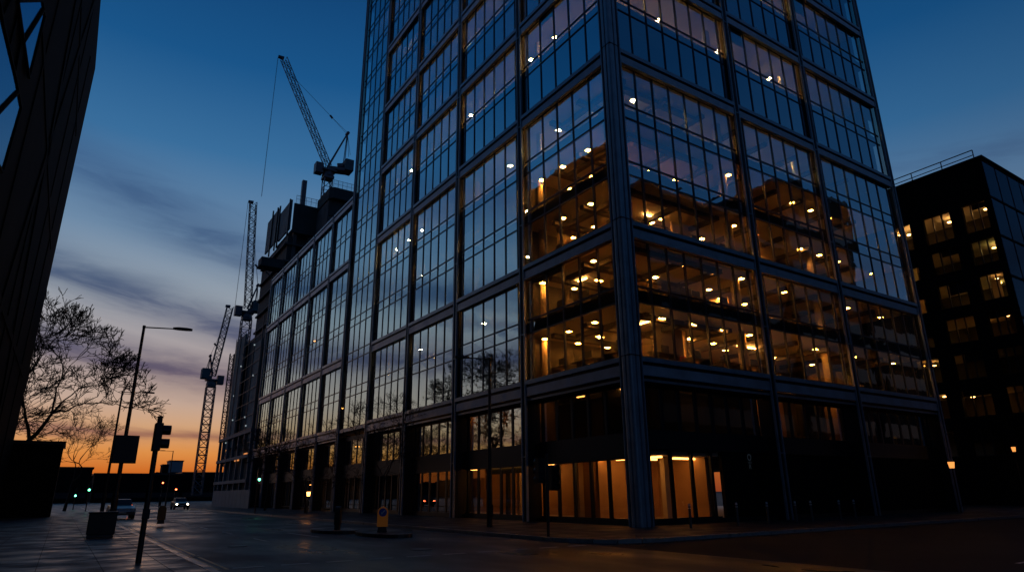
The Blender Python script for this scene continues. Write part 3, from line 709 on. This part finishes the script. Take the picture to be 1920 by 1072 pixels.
crane((37.0,126.7),44,67.6,(25.8,129.5,94.4),(40.3,125.8,78.2),(41.0,125.5,70.2),'largest crane, long jib raised to the left above the concrete core',hook=34)
crane((30.65,162.1),8,43.3,(29.0,162.4,73.0),(32.3,161.8,51.2),(32.6,161.7,44.8),'crane with its jib pointing almost straight up left of the core',mw=2.1,jw=1.5,cab=-1,hook=30,r=.12)
crane((28.6,187.8),2,30.4,(30.8,187.5,51.7),(27.5,188,37.6),(27.0,188,31.6),'smallest crane in the orange sky beside the road, jib leaning right',mw=2.1,jw=1.5,cab=1,r=.14)
cb=empty('hoist_mast',(21.3,121.6,0),'thin lattice hoist mast standing before the netted building','hoist')
b=MB(); truss(b,(21.3,121.6,10.8),(21.3,121.6,25.6),.65,.9,.07,.05); b.build('mast',CRANE,cb)
# concrete core with climbing screens
k1=empty('concrete_core',(35,130,0),'unfinished concrete core wrapped in dark climbing screens behind the glass wing','building')
b=MB(); b.box(30.9,41,125.6,140,.12,54); b.build('wall',CONC,k1)
for x in (30.4,33.4,36.4):
    b=MB(); b.box(x,x+.7,124.2,125.2,20,53); b.build('concrete_column',CONC,k1)
for z in (31,34.6,38.2,41.8,45.4,49): b=MB(); b.box(28.9,41.5,124.0,144,z,z+.35); b.build('floor_slab',CONC,k1)
b=MB(); b.prism([(29.9,123.6),(42,123.6),(42,124),(29.9,124)],51.6,57.9); b.build('screen',NETD,k1)
b=MB(); b.prism([(29.3,123.9),(29.6,123.9),(29.6,132.2),(29.3,132.2)],52.2,58.6); b.build('screen',NET,k1)
b=MB(); b.prism([(29.3,134.2),(29.6,134.2),(29.6,143.6),(29.3,143.6)],53.0,60.6); b.build('screen',NET,k1)
b=MB()
for y in (124.1,132.2,134.2,138.5): b=MB(); b.box(29.0,29.28,y-.15,y+.15,50.8,58.7+(y-124)*.2); b.build('screen_post',DARKM,k1)
pass
b=MB()
for i in range(12): b.bar((30.2+i,123.7,57.9),(30.2+i,123.7,59.7),.04,.04,4)
b.bar((30.2,123.7,59.7),(41.6,123.7,59.7),.04,.04,4); b.bar((30.2,123.7,58.9),(41.6,123.7,58.9),.03,.03,4)
for i in range(60): b.bar((30.2+i*.19,123.7,57.9),(30.2+i*.19,123.7,59.7),.012,.012,3)
b.build('edge_rail',RAIL,k1)
b=MB(); b.box(31.7,32.6,126,126.9,54,64.6); b.build('steel_post',CRANE,k1)
b=MB(); b.box(24.8,29.2,123.6,126.4,43.8,45.4); b.box(24.6,29.3,123.5,126.5,43.6,43.79); b.bar((25.2,125,43.6),(29,125,40.6),.1,.1,4); b.build('loading_platform',NETD,k1)
b=MB(); b.box(29.5,30.6,124.5,145,.12,51); b.build('stair_tower',NETD,k1)
k2=empty('round_core',(37.5,118,0),'second concrete core with a dark overhanging deck beside the largest crane','building')
b=MB(); b.box(34.6,43.5,116.6,124,.12,57); b.build('wall',CONC,k2)
b=MB(); b.prism([(34.4,115.9),(35.2,115.2),(44.5,115.2),(44.5,123.4),(34.4,123.4)],57,59.3); b.prism([(34.9,116.3),(44,116.3),(44,123),(34.9,123)],53.6,56.98); b.build('deck',NETD,k2)
b=MB()
for i in range(10): b.bar((35+i*.9,115.4,59.3),(35+i*.9,115.4,60.9),.04,.04,4)
b.bar((35,115.4,60.9),(43.4,115.4,60.9),.04,.04,4); b.bar((35,115.4,60.1),(43.4,115.4,60.1),.03,.03,4)
for i in range(50): b.bar((35+i*.17,115.4,59.3),(35+i*.17,115.4,60.9),.012,.012,3)
b.build('edge_rail',RAIL,k2)
# netted building under construction by the street
nb=empty('netted_building',(22,110,0),'half built block wrapped in teal netting at the end of the glass wing','building')
b=MB(); b.box(22.2,30,101,118.6,.12,26.2); b.build('frame',NETD,nb)
b=MB(); b.box(21.5,21.7,112.2,119.4,9,27.4); b.box(21.5,30,119.2,119.4,9,27.4); b.build('netting',NET,nb)
b=MB(); b.box(21.5,21.7,100,104.8,9,24.2); b.build('netting',NET,nb)
b=MB()
for y in (100,104.8,108.5,112.2,115.8,119.3): b.bar((21.4,y,9),(21.4,y,27.8),.08,.08,4)
for j in range(9): b.bar((21.38,100,9+j*2),(21.38,112.2,9+j*2),.05,.05,4)
b.build('scaffold',RAIL,nb)
b=MB()
for y in (99,103,107,111,115,119,122): b.box(21.1,21.5,y-.2,y+.2,.12,10.6)
for z in (3.4,6.8,10.3): b.box(21.0,22.0,98.6,122.3,z,z+.45)
b.box(22.3,29,98.6,122.3,.12,8.9,1); b.build('podium_frame',[HOARD,NETD],nb)
b=MB(); 
for (y,z) in [(104.5,24),(103,19),(113,22),(116,17.5),(105.5,13),(104.2,11.6),(114.6,13.4),(118,10)]: b.box(21.3,21.45,y-.1,y+.1,z-.1,z+.1)
b.build('site_lamp',mat('pale_site_lamp',(.5,.5,.5),.5,emit=(.7,.85,.9),estr=.35),nb)
b=MB(); b.box(21.2,21.35,100,102.6,7.2,7.5); b.box(21.2,21.35,106,108.6,6.6,6.9); b.build('lamp_strip',mat('warm_strip',(.5,.2,.05),.5,emit=(1.,.35,.1),estr=.7),nb)
hd=empty('site_hoarding',(19.4,92,0),'pale site hoarding along the pavement beyond the wing','fence')
for k in range(10): b=MB(); b.box(19.4,19.46,88+k*2.4+.03,88+k*2.4+2.37,.12,2.35); b.build('panel',HOARD,hd)
b=MB(); 
for k in range(11): b.box(19.47,19.58,88+k*2.4-.05,88+k*2.4+.05,.12,2.2)
b.build('post',RAIL,hd)

# ------------------------------------------------------------------ skyline
def sbox(name,x0,x1,y0,y1,h,lab,cat='building',m=BRICKD,win=True):
    r=empty(name,((x0+x1)/2,y0,0),lab,cat); b=MB(); b.box(x0,x1,y0,y1,.0,h); b.build('wall',m,r); b=MB(); b.box(x0-.3,x1+.3,y0-.3,y1+.3,h,h+.5); b.build('roof',DARKM,r)
    for j in range(max(1,int(h/3.5)-1)):
        b=MB(); b.box(x0+.7,x1-.7,y0-.06,y0,1.4+j*3.5,3.0+j*3.5); b.build('window_band',FRAME,r)
sbox('far_office',45.5,52,398,410,19.6,'small pale block standing on the skyline under the orange sky',m=mat('pale_render',(.2,.24,.28),.8,noise=.1))
sbox('far_office',42.6,45.3,400,410,17.6,'lower step of the pale skyline block, on its left')
sbox('warehouse',8,34,255,275,8.6,'long dark shed across the end of the road')
sbox('warehouse',34.6,60,262,280,9.4,'dark shed behind the small crane')
sbox('terrace',-60,6.5,230,250,9.5,'dark roofs left of the road end, below the bare trees')
sbox('terrace',62,120,300,330,14,'dark roofs far off, hidden beyond the building site')
# far wood line
b=MB()
for k in range(900):
    x=rnd.uniform(-160,110); y=rnd.uniform(300,330); h=rnd.uniform(4.2,5.2)+1.6*math.sin(x*.07)+1.*math.sin(x*.19+1)+4.2; s_=rnd.uniform(1.2,3)
    b.poly([(x+s_*math.cos(q*.9)*rnd.uniform(.8,1.1),y,h-1.4+s_*.5*math.sin(q*.9)*rnd.uniform(.8,1.1)) for q in range(7)]); b.poly([(x-s_*2,y,0),(x+s_*2,y,0),(x+s_,y,h-1),(x-s_,y,h-1)])
tag(b.build('far_wood',BARK),'dark line of far trees below the orange sky',None,None,'stuff')

# ------------------------------------------------------------------ trees
TS=18
def tree(loc,H,trunkh,spread,seed,lab,lean=(0,0),r0=.26,depth=7,twig=.026,group='bare winter trees'):
    rr=random.Random(seed); t=empty('bare_tree',(loc[0],loc[1],0),lab,'tree',group)
    tr=MB(); cr=MB(); base=Vector((loc[0],loc[1],.1))
    def limb(p,d,L,r,lv):
        mb=tr if lv==0 else cr
        n=4 if lv<3 else 3; q=p; segs=[]
        for i in range(n):
            w_=.10 if lv==0 else .26
            d=(d+Vector((rr.gauss(0,w_),rr.gauss(0,w_),rr.gauss(0,w_*.7)+(.05 if lv>1 else .0)))).normalized()
            q2=q+d*L/n; ra=r*(1-.5*i/n); rb_=r*(1-.5*(i+1)/n)
            mb.bar(q,q2,max(ra,twig),max(rb_,twig*.8),7 if lv<2 else (4 if lv<4 else 3),0,lv==0); q=q2; segs.append((q,d.copy(),rb_))
        if lv>=depth: return
        k=rr.choice((2,3)) if lv<depth-1 else 3
        for j in range(k):
            ax=d.orthogonal().normalized(); ax.rotate(Matrix.Rotation(rr.uniform(0,6.28),3,d))
            ang=rr.uniform(.3,.8)*spread*(.75 if j==0 else 1.); nd=d.copy(); nd.rotate(Matrix.Rotation(ang,3,ax)); nd.z=max(nd.z,-.25)
            limb(q,nd.normalized(),L*rr.uniform(.66,.86),r*.5*rr.uniform(.85,1.1)*(1.15 if j==0 else .95),lv+1)
        for s_ in segs[1:-1]:
            if rr.random()<.55 and lv>0:
                ax=s_[1].orthogonal().normalized(); ax.rotate(Matrix.Rotation(rr.uniform(0,6.28),3,s_[1])); nd=s_[1].copy(); nd.rotate(Matrix.Rotation(rr.uniform(.6,1.1),3,ax))
                limb(s_[0],nd.normalized(),L*rr.uniform(.45,.65),s_[2]*.5,lv+2)
    limb(base,Vector((lean[0],lean[1],1)).normalized(),trunkh,r0,0)
    k=(H-.1)/(max(v[2] for v in cr.v)-.1)
    for mb in (tr,cr): mb.v=[(loc[0]+(v[0]-loc[0])*k,loc[1]+(v[1]-loc[1])*k,.1+(v[2]-.1)*k) for v in mb.v]
    tr.build('trunk',BARK,t); cr.build('crown',BARK,t); return t
tree((-3.9,76),20.8,5.2,.9,TS,'large spreading bare tree rising beside the black building',lean=(.02,0),r0=.42,depth=8)
tree((.6,96),13.5,5.0,.95,22,'bare tree behind the second lamp post, left of the road',r0=.3,lean=(.05,0))
tree((-7.4,84),15,5.,1.,5,'bare tree furthest left, half behind the black building',r0=.34)
tree((18.4,44.3),9,4.0,.8,31,'slim bare street tree in front of the tower, by the arcade',r0=.14,depth=7,twig=.017,group='street trees on the tower pavement')
tree((18.2,60.5),8.5,3.2,.95,37,'bare street tree in front of the glass wing, nearer the tower',r0=.14,depth=7,twig=.017,group='street trees on the tower pavement')
tree((18.0,74),8.5,3.2,1.0,41,'bare street tree furthest along the glass wing',r0=.14,depth=7,twig=.017,group='street trees on the tower pavement')

# ------------------------------------------------------------------ street furniture
def lamp_post(x,y,H,ax,ay,lab):
    r=empty('street_lamp',(x,y,.1),lab,'street lamp','tall street lamps')
    b=MB(); b.bar((x,y,.1),(x,y,1.7),.14,.14,12); b.bar((x,y,1.7),(x,y,1.85),.14,.1,12); b.bar((x,y,1.85),(x,y,H),.1,.065,12); b.bar((x,y,H),(x,y,H+.12),.075,.07,10); b.build('post',BLACK,r)
    b=MB(); b.bar((x,y,H+.03),(x+ax*.62,y+ay*.62,H+.08),.035,.03,8); b.build('arm',BLACK,r)
    d=Vector((ax,ay,0)).normalized(); n=Vector((-d.y,d.x,0)); p=Vector((x+ax*.6,y+ay*.6,H+.08)); L=math.hypot(ax,ay)*.42
    b=MB(); 
    prof=[(0,.05),(.12,.10),(.3,.15),(.7,.15),(.92,.1),(1.,.04)]
    rings=[]
    for u,hw in prof:
        c_=p+d*L*u; s0=len(b.v); b.v+=[tuple(c_-n*hw+Vector((0,0,-.03))),tuple(c_+n*hw+Vector((0,0,-.03))),tuple(c_+n*hw*.6+Vector((0,0,.06+hw*.25))),tuple(c_-n*hw*.6+Vector((0,0,.06+hw*.25)))]; rings.append(s0)
    for a,c_ in zip(rings,rings[1:]):
        for k in range(4): k2=(k+1)%4; b.f.append((a+k,a+k2,c_+k2,c_+k)); b.m.append(0)
    b.f+=[tuple(rings[0]+k for k in range(3,-1,-1)),tuple(rings[-1]+k for k in range(4))]; b.m+=[0,0]
    b.build('lamp_head',BLACK,r)
    b=MB(); b.box(x-.105,x+.105,y-.15,y-.135,.55,1.1); b.build('access_door',DARKM,r)
    return r
lamp_post(2.14,36.83,9.75,2.15,-.3,'tallest street lamp on the near pavement with a square sign on its post')
lamp_post(3.0-.25,60,9.5,2.2,-.2,'thinner street lamp further down the near pavement, left of the signed one')
lamp_post(16.9,27.41,8.0,-1.55,.7,'street lamp before the tower with its head reaching left')
lamp_post(14.9,128,9,-2,-.1,'small far street lamp beside the building site, right of the small crane')
rs=empty('road_sign',(2.2,36.68,3.7),'dark square back of a road sign clamped on the tallest lamp post','sign')
b=MB(); b.box(1.72,2.72,36.58,36.64,3.12,4.42); b.build('panel',BLACK,rs,bevel=.02)
b=MB(); b.box(1.9,2.6,36.64,36.72,3.4,3.46); b.box(1.9,2.6,36.64,36.72,4.0,4.06); b.build('bracket',RAIL,rs)
def signal(x,y,H,lab,lit=None,hx=0.,head=.95,faces=-1,pr=.057,two=False,lampz=None):
    r=empty('traffic_light',(x,y,.1),lab,'traffic light','traffic lights')
    b=MB(); b.bar((x,y,.1),(x,y,H),pr,pr,12); b.bar((x,y,H),(x,y,H+.03),pr*1.2,pr,12); b.build('post',BLACK,r)
    hs=[hx]+([-hx-.02] if two else [])
    for i,h_ in enumerate(hs):
        zt=H-.12-(.25 if i else 0); hd_=MB(); X=x+h_; f=faces if i==0 else -faces
        hd_.box(X-.15,X+.15,y-.11,y+.11,zt-head,zt)
        for k in range(3):
            zc=zt-head*(k+.5)/3; hd_.bar((X,y+f*.11,zc),(X,y+f*.26,zc),.125,.125,12,0,False); hd_.bar((X,y+f*.112,zc),(X,y+f*.12,zc),.1,.1,12)
        ho=hd_.build('signal_head',BLACK,r)
        if lit and i==0:
            k={'red':0,'amber':1,'green':2}[lit]; zc=zt-head*(k+.5)/3
            l=MB(); l.disc((X,y+f*.16,zc),.115,(0,1,0),.02); l.build('lens',{'red':REDL,'amber':AMBL,'green':GRNL}[lit],ho)
    return r
ns=empty('traffic_light',(1.77,18.65,.1),'unlit traffic light close on the near pavement, its hoods pointing right','traffic light','traffic lights')
b=MB(); b.bar((1.77,18.65,.1),(1.77,18.65,3.5),.065,.06,12); b.bar((1.77,18.65,3.5),(1.77,18.65,3.53),.075,.06,12); b.build('post',BLACK,ns)
b=MB(); b.box(1.68,1.86,18.5,18.8,2.68,3.36); b.build('signal_head',BLACK,ns,bevel=.02)
for zc in (3.19,2.86):
    b=MB(); n_=12
    for k in range(n_):                                            # hood: open-bottomed sleeve
        a0=R(-60+300*k/n_); a1=R(-60+300*(k+1)/n_)
        p=[(18.65+.125*math.cos(a),zc+.125*math.sin(a)) for a in (a0,a1)]
        b.prism_dir([(1.86,p[0][0],p[0][1]),(1.86,p[1][0],p[1][1]),(1.86,p[1][0]*.97+18.65*.03,p[1][1]*.97+zc*.03),(1.86,p[0][0]*.97+18.65*.03,p[0][1]*.97+zc*.03)],(.19,0,0))
    b.bar((1.862,18.65,zc),(1.88,18.65,zc),.11,.11,14); b.build('hood',BLACK,ns)
b=MB(); b.box(1.69,1.85,18.54,18.58,1.1,1.32); b.build('push_button',DARKM,ns)
signal(14.71,19.85,2.95,'unlit traffic light in front of the lobby windows at the corner',hx=-.3,head=.9,faces=1,two=True)
signal(14.5,63,3.9,'green traffic light before the end of the glass wing',lit='green',hx=0.05)
signal(13.9,127,4.1,'upper red traffic light down the road above the oncoming car',lit='red')
signal(14.9,118,2.95,'lower red traffic light down the road, just left of the oncoming car',lit='red')
signal(2.6,92,3.35,'brighter green traffic light at the near kerb, right one of the pair',lit='green')
signal(1.55,104,2.75,'dimmer green traffic light furthest left beside the pavement',lit='green')
# litter bin / cabinet
cbn=empty('street_cabinet',(1.55,31.7,.12),'black waist-high cabinet at the foot of the tallest lamp post','cabinet')
b=MB(); b.box(1.05,2.0,31.4,31.95,.22,1.0); b.build('body',BLACK,cbn,bevel=.02)
b=MB(); b.prism([(1.02,31.37),(2.03,31.37),(2.03,31.98),(1.02,31.98)],1.0,1.06); b.build('lid',BLACK,cbn,bevel=.015)
b=MB(); b.box(1.08,1.97,31.43,31.92,.12,.22); b.build('plinth',CONC,cbn)
b=MB(); b.box(1.5,1.515,31.385,31.4,.26,.96); b.box(1.55,1.58,31.37,31.4,.55,.7); b.build('door_edge',DARKM,cbn)
# islands
def island(x,y,a,b_,lab):
    n=24; o=MB().prism([(x+a*math.cos(2*math.pi*k/n),y+b_*math.sin(2*math.pi*k/n)) for k in range(n)],-.005,.13).build('traffic_island',KERB if False else PAVE); tag(o,lab,None,None,'structure')
island(11.3,26.7,.9,2.1,'small raised traffic island under the yellow bollard'); island(10.57,30.6,.9,1.9,'small raised traffic island under the dark bollard')
def rounded(w_,z0,z1,n=8):
    return [(-w_,z0),(w_,z0)]+[(w_*math.cos(math.pi*k/n),z1-w_+w_*math.sin(math.pi*k/n)) for k in range(n+1)]
def keep_left(x,y,rz,lab,shell,arrow=True):
    r=empty('traffic_bollard',(x,y,.13),lab,'bollard'); r.rotation_euler=(0,0,0)
    def place(pts,dy,th): 
        c,s_=math.cos(rz),math.sin(rz); return [(x+px*c-dy*s_,y+px*s_+dy*c,z) for px,z in pts]
    c,s_=math.cos(rz),math.sin(rz); off=(-s_*.24,c*.24,0)
    b=MB(); b.prism_dir(place(rounded(.22,.34,1.12),-.12,0),off); b.build('shell',shell,r)
    b=MB(); b.prism_dir(place([(-.2,.13),(.2,.13),(.16,.34),(-.16,.34)],-.1,0),(-s_*.2,c*.2,0)); b.build('base',BLACK,r)
    if arrow:
        f=(-s_*-.012,c*-.012,0)
        di=[(.165*math.cos(k*math.pi/10),.9+.165*math.sin(k*math.pi/10)) for k in range(20)]
        b=MB(); b.prism_dir(place(di,-.123,0),f); d1=b.build('disc',BLUE,r)
        ar=[(-.015,-.11),(.015,-.11),(.015,.03),(.06,.03),(0,.11),(-.06,.03),(-.015,.03)]; th=R(135)
        arr=[(px*math.cos(th)-pz*math.sin(th),.9+px*math.sin(th)+pz*math.cos(th)) for px,pz in ar]
        b=MB(); b.prism_dir(place(arr,-.138,0),f); b.build('arrow',WHITE,d1)
    return r
keep_left(11.27,26.72,-.40,'round-topped yellow bollard with a blue arrow disc on the island',YEL)
keep_left(10.5,29.95,R(60),'black bollard seen edge-on on the further island',BLACK,False)
keep_left(5.0,44,-.1,'dull yellow bollard down the road beside the near traffic light post',mat('dull_yellow',(.16,.09,.02),.5),False)
# slim bollards along the side road
bo=None
places=[(22.5,'first slim bollard from the corner, before the lobby glass'),(25.6,'second slim bollard from the corner along the side road'),(27.8,'third slim bollard from the corner along the side road'),
 (30.0,'fourth slim bollard from the corner along the side road'),(31.3,'fifth slim bollard from the corner along the side road'),(33.8,'sixth slim bollard from the corner along the side road'),(35.2,'last slim bollard along the side road, furthest from the corner')]
for x,l in places:
    if bo is None:
        bo=empty('steel_bollard',(0,0,.12),l,'bollard','slim steel bollards along the side road')
        b=MB(); b.bar((0,0,.12),(0,0,1.0),.055,.055,12); b.build('post',RAIL,bo); b=MB(); b.bar((0,0,1.0),(0,0,1.1),.055,.045,12); b.bar((0,0,.9),(0,0,.94),.06,.06,12); b.build('cap',WHITE,bo)
        c_=bo
    else: c_=copy_tree(bo)
    c_.location=(x,20.2,.12); c_['label']=l
# sign on the dark wall
sg=empty('wall_sign',(CX+8.85,CY+D0-.05,2.6),'tall narrow dark sign with a pale ring above a letter on the dark wall','sign')
b=MB(); b.box(CX+8.62,CX+9.08,CY+D0-.08,CY+D0-.03,2.65,3.52); b.build('board',BLACK,sg)
b=MB()
for k in range(20):
    a0,a1=2*math.pi*k/20,2*math.pi*(k+1)/20
    b.poly([(CX+8.85+r_*math.cos(a),CY+D0-.086,3.3+r_*1.1*math.sin(a)) for r_,a in ((.11,a0),(.11,a1),(.16,a1),(.16,a0))])
for z in (3.05,3.0): b.poly([(CX+8.7,CY+D0-.086,z),(CX+9.0,CY+D0-.086,z),(CX+9.0,CY+D0-.086,z+.02),(CX+8.7,CY+D0-.086,z+.02)])
b.build('ring',SIGNG,sg)
cu=bpy.data.curves.new('letter','FONT'); cu.body='R'; cu.size=.34; cu.align_x='CENTER'; cu.extrude=.002; lt0=bpy.data.objects.new('letter',cu); col.objects.link(lt0); bpy.context.view_layer.update(); lt=bpy.data.objects.new('letter',bpy.data.meshes.new_from_object(lt0)); bpy.data.objects.remove(lt0); col.objects.link(lt); lt.parent=sg
lt.location=(0,-.037,.1); lt.rotation_euler=(R(90),0,0); lt.data.materials.clear(); lt.data.materials.append(SIGNG)
# lanterns in the dark far right and by the arcade
def lantern(x,y,z,h,lab,m=AMBL,s_=.16):
    r=empty('post_lantern',(x,y,.1),lab,'lamp','small lit lanterns'); b=MB(); b.bar((x,y,.1),(x,y,z-h/2),.04,.04,8); b.build('post',BLACK,r)
    b=MB(); b.bar((x,y,z-h/2),(x,y,z+h/2),s_*.7,s_,8); b.build('lens',m,r); b=MB(); b.bar((x,y,z+h/2),(x,y,z+h/2+.08),s_*1.15,.03,8); b.build('cap',BLACK,r)
AMD=mat('dim_amber_glow',(.4,.2,.05),.5,emit=(1.,.36,.08),estr=1.2)
lantern(17.3,57,1.7,.34,'short lit amber lantern on the pavement before the wing')
lantern(60,29.6,4.4,.4,'lit amber lantern in the dark gap between the tower and the lit block, left one',AMD,.2)
for (px,pz,l) in ((70.3,4.9,'lit lantern at the foot of the lit block, higher one'),(70.4,3.4,'lit lantern at the foot of the lit block, lower one')): lantern(px,24.8 if pz>4 else 23.9,pz,.4,l,AMD,.17)
lantern(49,21.0,3.1,.4,'lit amber lantern on the pavement past the far end of the tower',AMD,.2)
lantern(66,15.2,4.9,.6,'brightest amber lantern at the right edge of the view',AMBL,.2)

# ------------------------------------------------------------------ cars and a walker
def car(x,y,face,paint,lab,front=None,tail=None):
    r=empty('car',(x,y,0),lab,'car','cars on the main road')
    def P(u,v,z): return (x+v*face*-1,y+u*face,z)         # u forward
    def ext(prof,hw0,hw1,name,m,parent=r):
        b=MB(); n=len(prof); 
        for sgn in (-1,1):
            for (u,z) in prof:
                hw=hw0 if z<.95 else hw1; b.v.append(P(u,sgn*hw,z))
        for k in range(n): k2=(k+1)%n; b.f.append((k,k2,n+k2,n+k)); b.m.append(0)
        b.f+=[tuple(range(n-1,-1,-1)),tuple(range(n,2*n))]; b.m+=[0,0]
        return b.build(name,m,parent,bevel=.05)
    ext([(-2.1,.35),(2.1,.3),(2.2,.55),(2.1,.78),(1.15,.98),(-1.95,1.0),(-2.15,.75)],.88,.82,'body',paint)
    ext([(1.1,.97),(.35,1.42),(-1.2,1.46),(-1.9,.99)],.75,.66,'cabin',BLACK)
    for u in (-1.35,1.35):
        for v in (-.8,.8):
            b=MB(); b.bar(P(u,v-.1,.32),P(u,v+.1,.32),.32,.32,16); wh=b.build('wheel',TYRE,r)
            b=MB(); b.bar(P(u,v-.105,.32),P(u,v+.105,.32),.18,.18,12); b.build('rim',RAIL,wh)
    for v in (-.64,.64):
        b=MB(); b.bar(P(2.14,v,.66),P(2.21,v,.66),.1,.1,12); b.build('headlight',front or WHITE,r)
        b=MB(); p=P(-2.16,v-.14,.72); q=P(-2.1,v+.14,.86); b.box(p[0],q[0],p[1],q[1],p[2],q[2]); b.build('tail_light',tail or REDC,r)
    b=MB(); p=P(2.2,-.26,.42); q=P(2.225,.26,.53); b.box(p[0],q[0],p[1],q[1],p[2],q[2]); b.build('number_plate',WHITE,r)
car(13.35,100,-1,CARP,'car driving towards the viewer with both headlights on',front=HEADL)
car(5.3,80,1,CARP,'car driving away down the road with red tail lights',tail=REDL)
car(4.1,62,-1,CARW,'pale car parked facing the viewer by the near kerb')
def walker(x,y):
    r=empty('person',(x,y,0),'person in dark clothes crossing the road beyond the traffic lights','person')
    J={'pel':(0,0,.93,.13),'bel':(0,0,1.08,.125),'ch':(0,.02,1.32,.15),'nk':(0,.02,1.5,.06),'hd':(0,.03,1.62,.095),'hd2':(0,.03,1.7,.085),
       'hl':(.09,.0,.9,.09),'kl':(.1,.16,.52,.06),'al':(.1,.1,.1,.045),'tl':(.1,.26,.04,.035),'hr':(-.09,0,.9,.09),'kr':(-.1,-.02,.5,.06),'ar':(-.1,-.32,.14,.045),'tr':(-.1,-.2,.04,.035),
       'sl':(.19,.02,1.42,.06),'el':(.24,-.1,1.16,.045),'wl':(.23,-.06,.92,.032),'fl':(.23,-.03,.82,.03),'sr':(-.19,.02,1.42,.06),'er':(-.24,.06,1.16,.045),'wr':(-.23,.2,.95,.032),'fr':(-.23,.25,.87,.03)}
    E_=[('pel','bel'),('bel','ch'),('ch','nk'),('nk','hd'),('hd','hd2'),('pel','hl'),('hl','kl'),('kl','al'),('al','tl'),('pel','hr'),('hr','kr'),('kr','ar'),('ar','tr'),('ch','sl'),('sl','el'),('el','wl'),('wl','fl'),('ch','sr'),('sr','er'),('er','wr'),('wr','fr')]
    ks=list(J); me=bpy.data.meshes.new('body'); me.from_pydata([J[k][:3] for k in ks],[(ks.index(a),ks.index(b)) for a,b in E_],[]); me.materials.append(CLOTH)
    o=bpy.data.objects.new('body',me); col.objects.link(o); o.parent=r
    s_=o.modifiers.new('skin','SKIN')
    for i,k in enumerate(ks): v=me.skin_vertices[0].data[i]; v.radius=(J[k][3],J[k][3]); v.use_root=(k=='pel')
    o.modifiers.new('sub','SUBSURF').levels=1
    b=MB(); b.bar((x,y+.02,1.64),(x,y+.0,1.76),.1,.07,10); b.build('hair',BLACK,r)
walker(10.9,99.4)

# ------------------------------------------------------------------ render settings
sc.view_settings.view_transform='Standard'; sc.view_settings.look='None'; sc.view_settings.exposure=0; sc.view_settings.gamma=1
c=sc.cycles; c.use_denoising=True; c.max_bounces=7; c.diffuse_bounces=3; c.glossy_bounces=4; c.transparent_max_bounces=12; c.caustics_reflective=False; c.caustics_refractive=False
c.sample_clamp_indirect=3; c.sample_clamp_direct=0; c.use_light_tree=True
